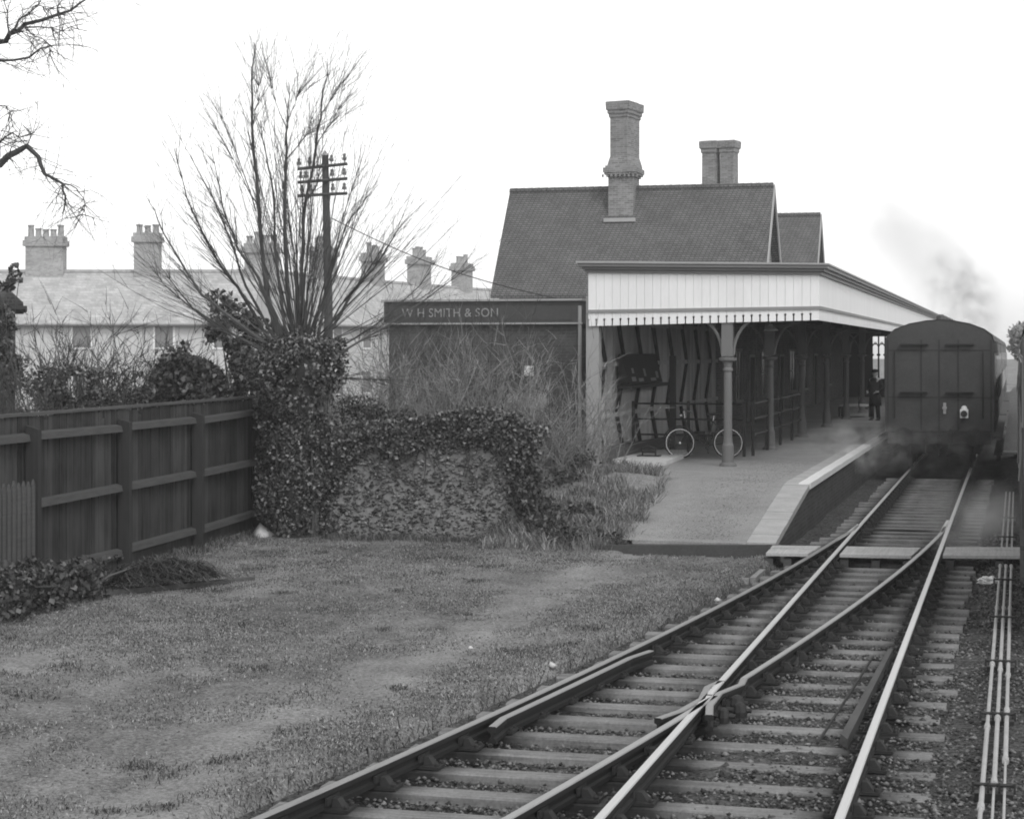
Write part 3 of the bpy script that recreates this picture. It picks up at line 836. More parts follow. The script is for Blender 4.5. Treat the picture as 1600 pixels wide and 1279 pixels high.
# front valance: white boards above, dark band, notched boards below
mb = MB(W); n = 28; pw = (CR - CL) / n
for i in range(n):
    a, b = CL + i * pw + .0022, CL + (i + 1) * pw - .0022
    mb.hexa([(a, CF, zband(a)), (b, CF, zband(b)), (b, CF + .03, zband(b)), (a, CF + .03, zband(a)), (a, CF, zt(a)), (b, CF, zt(b)), (b, CF + .03, zt(b)), (a, CF + .03, zt(a))])
    # lower board with a slot and a round eye at each joint
    s = .013
    zk = zb(a) + .135
    mb.hexa([(a + s, CF, zb(a)), (b - s, CF, zb(b)), (b - s, CF + .03, zb(b)), (a + s, CF + .03, zb(a)), (a + s, CF, zk - .02), (b - s, CF, zk - .02), (b - s, CF + .03, zk - .02), (a + s, CF + .03, zk - .02)])
    mb.hexa([(a + s * 1.7, CF, zk - .02), (b - s * 1.7, CF, zk - .02), (b - s * 1.7, CF + .03, zk - .02), (a + s * 1.7, CF + .03, zk - .02), (a + s * 1.7, CF, zk + .02), (b - s * 1.7, CF, zk + .02), (b - s * 1.7, CF + .03, zk + .02), (a + s * 1.7, CF + .03, zk + .02)])
    mb.hexa([(a, CF, zk + .02), (b, CF, zk + .02), (b, CF + .03, zk + .02), (a, CF + .03, zk + .02), (a, CF, zband(a) - .002), (b, CF, zband(b) - .002), (b, CF + .03, zband(b) - .002), (a, CF + .03, zband(a) - .002)])
val = mb.build('valance', m_white, can)
mb = MB(W); mb.hexa([(CL, CF + .032, zb(CL) + .18), (CR - .03, CF + .032, zb(CR) + .18), (CR - .03, CF + .05, zb(CR) + .18), (CL, CF + .05, zb(CL) + .18), (CL, CF + .032, zt(CL)), (CR - .03, CF + .032, zt(CR)), (CR - .03, CF + .05, zt(CR)), (CL, CF + .05, zt(CL))])
mb.build('backing_board', m_groove, val)
mb = MB(W); mb.hexa([(CL, CF - .035, zband(CL) - .035), (CR + .035, CF - .035, zband(CR) - .035), (CR + .035, CF - .002, zband(CR) - .035), (CL, CF - .002, zband(CL) - .035), (CL, CF - .035, zband(CL) + .03), (CR + .035, CF - .035, zband(CR) + .03), (CR + .035, CF - .002, zband(CR) + .03), (CL, CF - .002, zband(CL) + .03)])
mb.box(CR + .002, CR + .035, CF - .002, VE, 4.085, 4.15)
mb.build('valance_moulding', m_band, can)
# side valance
mb = MB(W); v = CF
while v < VE:
    w = .175 if v < 70 else .7
    mb.box(CR - .03, CR, v + .004, v + w - .004, 4.12, 4.80); mb.box(CR - .03, CR, v + .02, v + w - .02, 3.86, 4.06); mb.box(CR - .03, CR, v + .004, v + w - .004, 4.06, 4.118); v += w
mb.build('side_valance', m_white, can)
MB(W).box(CR - .05, CR - .032, CF + .06, VE, 4.02, 4.8).build('side_backing', m_groove, can)
# cornice: three steps out under the lead-capped edge
mb = MB(W)
for o0, za, zb_ in ((.06, .0, .07), (.12, .07, .13), (.19, .13, .20)):
    mb.hexa([(CL - o0, CF - o0, zt(CL) + za), (CR + o0, CF - o0, zt(CR) + za), (CR + o0, CF + .1, zt(CR) + za), (CL - o0, CF + .1, zt(CL) + za),
             (CL - o0, CF - o0, zt(CL) + zb_ - .004), (CR + o0, CF - o0, zt(CR) + zb_ - .004), (CR + o0, CF + .1, zt(CR) + zb_ - .004), (CL - o0, CF + .1, zt(CL) + zb_ - .004)])
    mb.box(CR - .1, CR + o0, CF + .102, VE + o0, 4.80 + za, 4.80 + zb_ - .004)
mb.build('cornice', m_trim, can)
mb = MB(W); mb.hexa([(CL - .22, CF - .22, 5.10), (CR + .22, CF - .22, 5.0), (CR + .22, VE, 5.0), (CL - .05, VE, 5.10), (CL - .22, CF - .22, 5.145), (CR + .22, CF - .22, 5.035), (CR + .22, VE, 5.035), (CL - .05, VE, 5.145)])
mb.build('roof', m_lead, can)
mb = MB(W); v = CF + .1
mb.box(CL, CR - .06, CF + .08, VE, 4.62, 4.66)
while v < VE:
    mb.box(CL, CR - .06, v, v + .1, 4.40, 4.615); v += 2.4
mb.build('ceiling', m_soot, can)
# columns along the platform
def canopy_post(v, near):
    u = -5.93
    m = m_post
    mb = MB(W)
    mb.lathe(u, v, [(.19, PZ - .02), (.18, PZ + .05), (.13, PZ + .10), (.125, PZ + .45), (.105, PZ + .50), (.092, PZ + .6), (.088, PZ + 1.9), (.085, 2.78), (.108, 2.80), (.108, 2.84), (.085, 2.87), (.095, 2.98), (.18, 3.02), (.19, 3.07), (.125, 3.09)], 14)
    mb.box(u - .12, u + .12, v - .12, v + .12, 3.105, 4.38)
    p = mb.build('post', m, can)
    for du, dv in ((1, 0), (-1, 0), (0, 1)):
        b = MB(W)
        pts = []
        for k in range(9):
            a = k / 8 * math.pi / 2
            r = .12 + .60 * (1 - math.cos(a))
            pts.append((u + du * r, v + dv * r, 3.14 + .78 * math.sin(a) * 1.0))
        b.tube(pts, .036, 6)
        b.tube([(u + du * .12, v + dv * .12, 3.94), (u + du * .74, v + dv * .74, 3.94)], .024, 5)
        b.build('bracket', m, p)
canopy_post(CF + .16, True)
for k in range(1, 6): canopy_post(CF + 7.3 * k, False)
# square pale corner post and back screen of boards with zigzag braces
MB(W).box(-8.98, -8.70, CF + .06, CF + .34, PZ - .2, 4.4).build('corner_post', m_cream, can)
scr = thing('canopy_screen', 'boarded back screen of the canopy with dark zigzag bracing', 'screen', W(-8.9, 48, PZ))
mb = MB(W); v = CF + .38
while v < 58:
    w = .28
    mb.box(-8.92, -8.88 + rnd.uniform(0, .01), v + .006, v + w - .006, PZ - .1, 4.6); v += w
mb.build('board_panel', m_screen, scr)
mb = MB(W)
for z in (1.78, 2.92, 3.86): mb.box(-8.868, -8.80, CF + .38, 58, z - .05, z + .05)
mb.build('rail', m_screen, scr)
vb = CF + .9
while vb < 57:
    mb = MB(W)
    zz = [4.55, 3.86, 2.92, 1.78, PZ + .05]; dd = [.62, -.25, .52, -.45, .42]
    for a in range(4):
        p0, p1 = (vb + dd[a], zz[a]), (vb + dd[a + 1], zz[a + 1])
        c = .075
        mb.hexa([(-8.866, p1[0] - c, p1[1]), (-8.80, p1[0] - c, p1[1]), (-8.80, p1[0] + c, p1[1]), (-8.866, p1[0] + c, p1[1]), (-8.866, p0[0] - c, p0[1]), (-8.80, p0[0] - c, p0[1]), (-8.80, p0[0] + c, p0[1]), (-8.866, p0[0] + c, p0[1])])
    mb.build('brace', m_screendark, scr)
    vb += 2.15
t = thing('notice_case', 'dark wall case with pale notices on the canopy screen', 'notice case', W(-8.7, 44.9, 2.2))
MB(W).hexa([(-8.79, 42.9, 2.45), (-8.55, 42.9, 2.45), (-8.55, 47.2, 2.45), (-8.79, 47.2, 2.45), (-8.79, 42.9, 3.15), (-8.72, 42.9, 3.15), (-8.72, 47.2, 3.15), (-8.79, 47.2, 3.15)]).build('case', m_soot, t)
MB(W).box(-8.79, -8.42, 42.7, 47.4, 2.36, 2.44).build('sill', m_dark, t)
mb = MB(W)
for v0, z0, w, h in ((43.4, 2.52, .5, .10), (44.2, 2.5, .6, .08), (45.0, 2.62, .25, .18), (45.7, 2.5, .7, .07), (43.6, 2.7, .25, .12), (46.5, 2.56, .3, .16)):
    def uu(z): return -8.545 - .17 * (z - 2.45) / .7
    mb.add([(uu(z0), v0, z0), (uu(z0), v0 + w, z0), (uu(z0 + h), v0 + w, z0 + h), (uu(z0 + h), v0, z0 + h)], [(0, 1, 2, 3)])
mb.build('notice', m_letter, t)
# lamp under the canopy
t = thing('canopy_lamp', 'small white enamel lamp hanging under the canopy behind the front post', 'lamp', W(-5.7, 46, 4.0))
MB(W).tube([(-5.7, 46, 4.62), (-5.7, 46, 3.86)], .012, 6).build('stem', m_dark, t)
MB(W).lathe(-5.7, 46, [(.03, 3.86), (.06, 3.80), (.17, 3.72), (.17, 3.705), (.05, 3.70)], 14).build('lamp_shade', m_white, t)

# railings round the cycle space
def railing(name, label, A, B, zs, nposts):
    t = thing(name, label, 'railing', W(A[0], A[1], PZ))
    for i in range(nposts):
        f = i / (nposts - 1); u, v = A[0] + (B[0] - A[0]) * f, A[1] + (B[1] - A[1]) * f
        MB(W).box(u - .035, u + .035, v - .035, v + .035, PZ, PZ + max(zs) + .06).build('post', m_dark, t)
    mb = MB(W)
    for z in zs: mb.tube([(A[0], A[1], PZ + z), (B[0], B[1], PZ + z)], .025, 6)
    mb.build('rail', m_dark, t)
railing('railing', 'dark iron railing behind the bicycle, across the canopy end', (-8.7, 44.2), (-6.1, 44.2), (.5, .86, 1.22), 3)
railing('railing', 'dark three-bar railing along the column row behind the front post', (-5.95, 44.6), (-5.95, 55.2), (.5, .86, 1.22), 5)
tag(MB(W).box(-8.06, -7.92, 45.4, 45.55, PZ, 3.1).build('bollard_post', m_dark, loc=W(-8, 45.5, PZ)), 'tall dark timber upright left of the bicycle', 'post')

# ================================================================ station building
hs = thing('station_house', 'tall tile-roofed station house with ornate brick chimneys', 'house', W(-13.8, 71, 0))
ZR, VR, ZE, DV = 9.24, 71.1, 5.15, 2.86
# walls: house block and the single-storey range along the platform
mb = MB(W)
mb.prism([(-18.5, VR - 2.7), (-9.0, VR - 2.7), (-9.0, VR + 2.7), (-18.5, VR + 2.7)], 0, 5.20)
for u0 in (-18.5, -9.12):
    mb.hexa([(u0, VR - 2.6, 5.202), (u0 + .12, VR - 2.6, 5.202), (u0 + .12, VR + 2.6, 5.202), (u0, VR + 2.6, 5.202), (u0, VR - .02, 9.02), (u0 + .12, VR - .02, 9.02), (u0 + .12, VR + .02, 9.02), (u0, VR + .02, 9.02)])
mb.prism([(-16.5, 88.6 - 2.7), (-9.0, 88.6 - 2.7), (-9.0, 88.6 + 2.7), (-16.5, 88.6 + 2.7)], 0, 5.20)
mb.hexa([(-9.12, 86, 5.202), (-9.0, 86, 5.202), (-9.0, 91.2, 5.202), (-9.12, 91.2, 5.202), (-9.12, 88.58, 9.12), (-9.0, 88.58, 9.12), (-9.0, 88.62, 9.12), (-9.12, 88.62, 9.12)])
mb.box(-15, -9.02, 58.1, VR - 2.72, 0, 4.5); mb.box(-15, -9.02, VR + 2.72, 85.88, 0, 4.5); mb.box(-15, -9.02, 91.32, 110, 0, 4.5)
wall = mb.build('wall', m_brick, hs)
def gable_roof(u0, u1, vr, zr, name='roof'):
    mb = MB(W)
    for s in (-1, 1):
        a, b = vr + s * DV, vr
        mb.hexa([(u0, a, ZE), (u1, a, ZE), (u1, b, zr), (u0, b, zr), (u0, a, ZE + .12), (u1, a, ZE + .12), (u1, b, zr + .12), (u0, b, zr + .12)][:8])
    r = mb.build(name, m_tile, hs)
    mb = MB(W); uu = u0
    while uu < u1:
        w = min(.3, u1 - uu); mb.tube([(uu, vr, zr + .08), (uu + w - .012, vr, zr + .08)], [.12, .13], 8); uu += .3
    mb.build('ridge_tile', m_tile, r)
    for s in (-1, 1):
        mb = MB(W); mb.hexa([(u1 + .01, vr + s * DV, ZE - .20), (u1 + .06, vr + s * DV, ZE - .20), (u1 + .06, vr, zr - .20), (u1 + .01, vr, zr - .20), (u1 + .01, vr + s * DV, ZE + .13), (u1 + .06, vr + s * DV, ZE + .13), (u1 + .06, vr, zr + .13), (u1 + .01, vr, zr + .13)])
        mb.build('bargeboard', m_cream, r)
    return r
roof = gable_roof(-18.8, -8.72, VR, ZR)
roof2 = gable_roof(-16.8, -8.72, 88.6, 9.36)
# chimney on the near slope
def octo(u, v, prof, ph=math.pi / 8):
    # square shaft set diagonally, its radius measured to the corner
    return MB(W).lathe(u, v, [(r * 1.13, z) for r, z in prof], 4, ph)
CU, CV = -14.33, 70.95
ch = thing('tmp', None, None); bpy.data.objects.remove(ch)
mb = MB(W)
mb.box(CU - .47, CU + .47, CV - .62, CV + .62, 8.2, 9.72)
c1 = mb.build('chimney', m_chimney, roof)
mb = MB(W)
for o_, z0, z1 in ((.06, 9.72, 9.80), (.13, 9.80, 9.88), (.17, 9.88, 10.06), (.10, 10.06, 10.14)): mb.box(CU - .47 - o_, CU + .47 + o_, CV - .62 - o_, CV + .62 + o_, z0, z1 - .002)
for k in range(9): mb.box(CU - .68 + k * .165, CU - .61 + k * .165, CV - .80, CV - .752, 9.70, 9.80)
mb.build('chimney_band', m_chimney, c1)
for (du, dv) in ((-.02, -.22), (.06, .42)):
    mb = octo(CU + du, CV + dv, [(.54, 10.13), (.48, 10.35), (.43, 10.5), (.43, 11.92), (.48, 11.97), (.48, 12.07), (.53, 12.09), (.53, 12.21), (.58, 12.23), (.60, 12.52), (.55, 12.55), (.3, 12.56)], math.radians(33))
    mb.build('flue', m_chimney, c1)
MB(W).box(CU - .60, CU + .60, CV - .86, CV - .625, 8.02, 8.16).build('flashing', m_lead, c1)
# second chimney: a pair of flues on the far roof
U2, V2 = -13.55, 90.0
mb = MB(W); mb.box(U2 - .85, U2 + .85, V2 - .5, V2 + .5, 8.0, 10.2); c2 = mb.build('chimney', m_chimney, roof2)
for du in (-.44, .42):
    octo(U2 + du, V2, [(.46, 10.2), (.42, 10.4), (.41, 12.5), (.47, 12.56), (.47, 12.7), (.54, 12.75), (.56, 13.05), (.5, 13.1), (.3, 13.11)], math.radians(33)).build('flue', m_chimney, c2)
# platform side doors and windows (dark openings, pale frames)
def opening(name, v0, v1, z0, z1):
    mb = MB(W)
    for a, b, c, d in ((v0 - .09, v0, z0, z1 + .09), (v1, v1 + .09, z0, z1 + .09), (v0, v1, z1, z1 + .09)): mb.box(-9.018, -8.94, a, b, c, d)
    if name == 'window':
        mb.box(-9.018, -8.90, v0 - .12, v1 + .12, z0 - .09, z0 - .003)
        mb.box(-9.018, -8.96, (v0 + v1) / 2 - .03, (v0 + v1) / 2 + .03, z0, z1); mb.box(-9.018, -8.962, v0, (v0 + v1) / 2 - .031, (z0 + z1) / 2 - .03, (z0 + z1) / 2 + .03)
    fr = mb.build(name, m_cream, hs)
    MB(W).box(-9.017, -8.985, v0, v1, z0, z1).build('pane' if name == 'window' else 'door_leaf', m_glass if name == 'window' else m_soot, fr)
for nm, v0, v1, z0, z1 in (('door', 60.2, 61.4, PZ, 3.0), ('window', 63, 64.3, 1.6, 3.2), ('door', 66.3, 67.5, PZ, 3.0), ('window', 69.5, 72, 1.6, 3.2), ('door', 75, 76.3, PZ, 3.0), ('window', 78.5, 80.5, 1.6, 3.2), ('window', 83, 85, 1.6, 3.2), ('door', 88, 89.4, PZ, 3.0), ('window', 93, 96, 1.6, 3.2)):
    opening(nm, v0, v1, z0, z1)
# upstairs window in the track gable
mb = MB(W)
for a, b, c, d in ((VR - .5, VR - .42, 6.0, 7.6), (VR + .42, VR + .5, 6.0, 7.6), (VR - .42, VR + .42, 7.52, 7.6), (VR - .42, VR + .42, 6.0, 6.08), (VR - .03, VR + .03, 6.08, 7.52)): mb.box(-8.998, -8.95, a, b, c, d)
fr = mb.build('window', m_cream, hs); MB(W).box(-8.997, -8.975, VR - .42, VR + .42, 6.08, 7.52).build('pane', m_glass, fr)
# platform end screen with arched lights
es = thing('end_screen', 'dark screen closing the far canopy end with bright arched lights', 'screen', W(-6.5, VE, PZ))
mb = MB(W)
u_l, u_r = -7.45, -5.75
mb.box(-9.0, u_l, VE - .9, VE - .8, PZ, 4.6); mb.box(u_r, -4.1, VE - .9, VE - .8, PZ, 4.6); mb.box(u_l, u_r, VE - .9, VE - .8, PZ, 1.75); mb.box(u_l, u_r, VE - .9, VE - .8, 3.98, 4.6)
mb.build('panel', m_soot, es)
mb = MB(W); nl = 5; wd_ = (u_r - u_l) / nl
for i in range(nl + 1): mb.tube([(u_l + i * wd_, VE - .85, 1.75), (u_l + i * wd_, VE - .85, 3.98)], [.05, .04], 8); mb.lathe(u_l + i * wd_, VE - .85, [(.05, 2.95), (.10, 2.98), (.10, 3.04), (.05, 3.07)], 8)
for i in range(nl):
    c = u_l + (i + .5) * wd_; rr = wd_ / 2
    for s in (-1, 1):
        mb.tube([(c + s * rr * math.cos(a), VE - .85, 3.35 + rr * 1.5 * math.sin(a)) for a in (0, .4, .8, 1.2, math.pi / 2)], .035, 6)
    mb.torus(W(c, VE - .85, 3.62), (CS, -SN, 0), (0, 0, 1), .055, .02, 14, 5)
mb.build('tracery', m_soot, es)

# ================================================================ bookstall building with its sign
bk = thing('bookstall', 'low dark brick bookstall with a lettered black fascia, behind the twigs', 'kiosk', W(-12.5, 46, .3))
KV = 44.9
MB(W).box(-14.95, -10.20, KV, KV + 3.4, .1, 3.88).build('wall', m_kiosk, bk)
mb = MB(W); mb.box(-15.05, -10.12, KV - .10, KV + 3.5, 3.885, 4.42); fas = mb.build('fascia', m_signboard, bk)
mb = MB(W); mb.box(-15.1, -10.05, KV - .18, KV + 3.56, 4.42, 4.47); mb.box(-15.1, -10.05, KV - .15, KV - .102, 3.86, 3.90)
mb.build('roof', m_lead, bk)
mb = MB(W)
for a, b, c, d in ((-14.95, -10.3, 4.335, 4.350), (-14.95, -10.3, 3.955, 3.970), (-14.95, -14.935, 3.97, 4.335), (-10.315, -10.3, 3.97, 4.335)): mb.box(a, b, KV - .113, KV - .102, c, d)
mb.build('sign_border', m_fencerail, fas)
cu = bpy.data.curves.new('lettering', 'FONT'); cu.body = 'W H SMITH & SON'; cu.size = .30; cu.extrude = .006; cu.space_character = 1.06
cu.materials.append(m_letter)
lo = bpy.data.objects.new('lettering_curve', cu); COL.objects.link(lo); bpy.context.view_layer.update()
lm = bpy.data.meshes.new_from_object(lo.evaluated_get(bpy.context.evaluated_depsgraph_get()))
bpy.data.objects.remove(lo); bpy.data.curves.remove(cu)
lo = bpy.data.objects.new('lettering', lm); COL.objects.link(lo); lo.parent = fas
if not lm.materials: lm.materials.append(m_letter)
lo.location = W(-14.58, KV - .125, 4.045) - root_loc(fas); lo.rotation_euler = (math.pi / 2, 0, -TH); lo.scale = (.93, 1, 1)
mb = MB(W); mb.box(-11.95, -10.95, KV - .04, KV - .003, .3, 2.9); dr = mb.build('door', m_fence, bk)
MB(W).box(-11.5, -11.27, KV - .055, KV - .042, 2.62, 2.86).build('notice', m_white, dr)
mb = MB(W); mb.box(-11.95, -10.95, KV - .06, KV - .041, 1.85, 2.2); mb.build('lower_panel', m_cream, dr)
MB(W).tube([(-10.12, KV - .1, .3), (-10.12, KV - .1, 4.3)], .045, 8).build('downpipe', m_cream, bk)
# porch between bookstall and canopy
po = thing('porch', 'small pale boarded porch between the bookstall and the canopy', 'porch', W(-9.5, 46, .77))
mb = MB(W)
for k in range(8): mb.box(-10.0 + .13 * k, -9.882 + .13 * k, 45.6, 45.63, 3.42, 4.20)
mb.build('valance', m_cream, po); MB(W).box(-10.08, -8.93, 45.5, 48.5, 4.22, 4.32).build('roof', m_lead, po)
MB(W).box(-10.06, -8.98, 45.66, 45.72, 3.2, 3.9).build('beam', m_soot, po)
mb = MB(W); mb.box(-9.8, -9.05, 47.2, 47.26, .77, 3.4); d = mb.build('door', m_soot, po)
MB(W).box(-9.5, -9.2, 47.16, 47.197, 2.45, 3.0).build('pane', m_cream, d)
MB(W).box(-9.75, -9.1, 45.9, 46.1, .77, 1.95).build('counter', m_white, po)

# ================================================================ tall board fence
F0, FD = Vector((-5.8, 28.2, 0)), Vector((1.12, 6.3, 0)) / 2          # per bay of 3.2 m
FE = FD.normalized(); FN = Vector((FE.y, -FE.x, 0))                   # towards the viewer
def FP(s, d, z): return F0 + FD * s + FN * d + Vector((0, 0, z))
fen = thing('board_fence', 'tall creosoted close-boarded fence with heavy posts and rails', 'fence', F0)
for s in (-3, -2, -1, 0, 1, 2, 3.05):
    w = .062 / FD.length
    hgt = 2.22 + rnd.uniform(-.02, .03)
    MB(FP).hexa([(s - w, .04, -.3), (s + w, .04, -.3), (s + w, .21, -.3), (s - w, .21, -.3), (s - w, .04, hgt), (s + w, .04, hgt), (s + w, .21, hgt - .05), (s - w, .21, hgt - .05)]).build('post', m_fencepost, fen)
edges = [-3, -2, -1, 0, 1, 2, 3.05]
for a, b in zip(edges[:-1], edges[1:]):
    g = .03
    for z in (.30, 1.22, 2.10):
        j = rnd.gauss(0, .012)
        MB(FP).hexa([(a + g, .03, z - .055 + j), (b - g, .03, z - .055 - j), (b - g, .13, z - .055 - j), (a + g, .13, z - .055 + j), (a + g, .03, z + .055 + j), (b - g, .03, z + .055 - j), (b - g, .115, z + .03 - j), (a + g, .115, z + .03 + j)]).build('rail', m_fencerail, fen)
    mb = MB(FP); s = a; bw_ = .125 / FD.length
    while s < b - .01:
        d = rnd.uniform(-.012, .004); top = 2.36 + rnd.gauss(0, .015); e = min(s + bw_ - .0012 - .0025 * rnd.random() ** 4, b)
        if rnd.random() < .07: top -= rnd.uniform(.02, .10)
        mb.hexa([(s, d - .022, .06), (e, d - .022, .06), (e, d, .06), (s, d, .06), (s, d - .022, top), (e, d - .022, top), (e, d, top), (s, d, top)]); s += bw_
    mb.build('board_panel', m_fence, fen)
MB(FP).hexa([(-3, -.03, .02), (3.05, -.03, .02), (3.05, .022, .02), (-3, .022, .02), (-3, -.03, .24), (3.05, -.03, .24), (3.05, .022, .24), (-3, .022, .24)]).build('gravel_board', m_fence, fen)
MB(FP).hexa([(-3, -.05, 2.37), (3.05, -.05, 2.37), (3.05, .03, 2.37), (-3, .03, 2.37), (-3, -.05, 2.41), (3.05, -.05, 2.41), (3.05, .03, 2.41), (-3, .03, 2.41)]).build('capping', m_timber, fen)  # pale strip added in place of the light on the board tops
# picket fence in front at the left edge
def QP(s, d, z): return Vector((-6.18, 24.8, 0)) - FE * s + FN * d + Vector((0, 0, z))
pk = thing('picket_fence', 'short grey picket fence before the tall fence at the left edge', 'fence', QP(1, 0, 0))
for k in range(18):
    s = .04 + k * .145; h_ = 1.50 + rnd.gauss(0, .02); w = .042
    MB(QP).hexa([(s - w, 0, .05), (s + w, 0, .05), (s + w, .022, .05), (s - w, .022, .05), (s - w, 0, h_), (s + w, 0, h_), (s + w, .022, h_), (s - w, .022, h_)]).add([(s - w, 0, h_), (s + w, 0, h_), (s + w, .022, h_), (s - w, .022, h_), (s, 0, h_ + .07), (s, .022, h_ + .07)], [(0, 1, 4), (3, 5, 2), (1, 2, 5, 4), (0, 4, 5, 3)]).build('picket', m_timber, pk)
mb = MB(QP); mb.box(-.05, 2.7, -.06, -.004, .35, .43); mb.box(-.05, 2.7, -.06, -.004, 1.15, 1.23); mb.build('rail', m_timber, pk)
MB(QP).box(-.09, .0, -.14, -.062, -.2, 1.45).build('post', m_timber, pk)

# ================================================================ flint wall
fw = thing('flint_wall', 'old flint rubble wall under a thick cap of ivy', 'wall', W(-9.8, 31.75, 0))
mb = MB(W); N_ = 26; rings = []
for i in range(N_ + 1):
    u = -12.0 + 4.1 * i / N_
    f = 31.50 + .006 * math.sin(i * 1.7)
    rings.append([(u, f, -.2), (u, f + .45, -.2), (u, f + .43, 1.72 + .05 * math.sin(i * 2.3)), (u, f + .03, 1.72 + .06 * math.sin(i * 1.1))])
mb.loft(rings); mb.build('wall_face', m_mortar, fw)
k = 3400
u = rng.uniform(-11.98, -7.92, k); z = rng.uniform(-.02, 1.75, k)
o = stone_mesh('flint', np.stack([u * CS + 31.503 * SN, -u * SN + 31.503 * CS, z], 1), .030, m_flint, .75, fw)
tag(o, kind='stuff')
# ================================================================ vegetation
def cloud(n, c, r, shell=.55):
    d = rng.normal(size=(n, 3)); d /= np.linalg.norm(d, axis=1)[:, None]
    return np.array(c) + d * (rng.uniform(0, 1, n) ** shell)[:, None] * np.array(r)
def track_pts(u, v, z): return np.stack([u * CS + v * SN, -u * SN + v * CS, z], 1)

# ivy over the wall
iv = thing('ivy', 'dark ivy capping the flint wall and hanging down its face', 'ivy', W(-9.8, 31.4, 0))
n = 30000
u = rng.uniform(-11.9, -7.75, n)
drop = .22 + .34 * vnoise(u * 2.6, u * 0 + 4, 3) + .75 * SS((-11.0 - u) / .6) + 1.25 * SS((u + 8.5) / .4) + .16 * SS((u + 9.6) / .9)
t = rng.uniform(0, 1, n)
top = t < .38
bulge = .10 + .14 * vnoise(u * 2.4, t * 3, 6)
hump = 1.80 + .16 * vnoise(u * 1.3, u * 0, 9) + .22 * np.exp(-((u + 9.0) / .9) ** 2) - .06 * SS((u + 8.5) / .5)
tt = (t - .38) / .62
vz = np.where(top, 31.45 + rng.uniform(-.12, .6, n), 31.47 - bulge * (1 - .6 * tt) * rng.uniform(.2, 1.2, n))
zz = np.where(top, hump + rng.uniform(-.16, .10, n), hump - .02 - drop * tt ** .9 * rng.uniform(.75, 1.1, n))
keep = zz > .02
leaf_mesh('foliage', track_pts(u, vz, zz)[keep], .052, m_ivy, iv, up=.35, out=np.array([[-SN * .9, -CS * .9, 0]]))
mb = MB(W)
for k in range(26):
    uu_ = rnd.uniform(-11.8, -7.9); z0 = 1.75
    mb.tube([(uu_ + rnd.gauss(0, .1) * i, 31.46, z0 - i * rnd.uniform(.2, .4)) for i in range(4)], [.012, .010, .008, .004], 4)
mb.build('stem', m_twig, iv)

# pollard: ivy-clad bole, fan of shoots
TX, TY = -3.72, 33.6
pol = thing('pollard_tree', 'pollarded bare tree with a fan of long upright shoots', 'tree', (TX, TY, 0))
mb = MB()
mb.loft([[(TX + r * (1 + .15 * math.sin(3 * a + z)) * math.cos(a), TY + r * (1 + .12 * math.sin(2 * a - z)) * math.sin(a), z) for a in [2 * math.pi * i / 12 for i in range(12)]] for r, z in ((.55, -.2), (.42, .3), (.36, 1.2), (.36, 2.2), (.45, 2.8), (.55, 3.05), (.50, 3.28), (.22, 3.42))])
mb.build('trunk', m_bark, pol, smooth=True)
sh = [([(446, 545), (417, 460), (404, 322), (394, 198), (393, 129), (397, 66)], .050), ([(430, 545), (421, 470), (410, 380), (404, 300)], .03), ([(394, 198), (404, 160), (402, 122)], .014),
      ([(462, 540), (449, 460), (445, 329), (447, 250), (449, 194), (451, 128)], .048), ([(447, 250), (475, 215), (482, 208)], .014), ([(449, 194), (462, 160), (472, 140)], .010), ([(448, 200), (425, 140), (420, 110)], .010),
      ([(480, 540), (472, 460), (474, 340), (494, 230), (502, 161), (512, 100)], .045), ([(474, 319), (495, 290), (502, 255)], .018), ([(494, 230), (512, 200), (535, 160)], .012), ([(500, 180), (520, 150), (534, 130)], .009),
      ([(450, 545), (433, 418), (428, 312), (414, 230), (407, 188)], .032), ([(440, 540), (404, 434), (371, 388), (348, 322), (328, 224)], .036), ([(430, 545), (378, 460), (351, 424), (318, 368), (292, 309), (272, 232)], .036),
      ([(420, 540), (360, 495), (315, 460), (282, 408), (246, 342), (228, 306)], .036), ([(436, 540), (384, 447), (361, 375), (341, 329), (326, 285)], .030), ([(400, 330), (370, 240), (336, 160)], .014), ([(404, 322), (365, 250), (330, 190)], .012),
      ([(495, 545), (509, 460), (525, 395), (542, 349), (577, 303)], .034), ([(500, 550), (548, 460), (585, 418), (614, 372), (629, 345)], .034), ([(510, 560), (534, 540), (590, 505), (655, 447), (690, 400)], .026),
      ([(512, 575), (537, 548), (610, 506), (692, 447), (722, 425)], .030), ([(500, 590), (544, 591), (613, 594)], .022), ([(440, 560), (409, 548), (360, 519), (300, 480), (250, 415)], .036), ([(430, 555), (380, 530), (330, 505), (262, 450), (238, 420)], .026),
      ([(488, 545), (500, 470), (515, 420), (548, 300), (560, 262)], .022), ([(490, 550), (530, 480), (570, 430), (600, 380)], .022), ([(470, 545), (462, 420), (452, 340), (440, 280)], .022), ([(425, 540), (392, 480), (340, 400), (300, 340)], .024), ([(478, 545), (488, 470), (492, 410), (498, 360)], .02)]
mb = MB(); tw = MB()
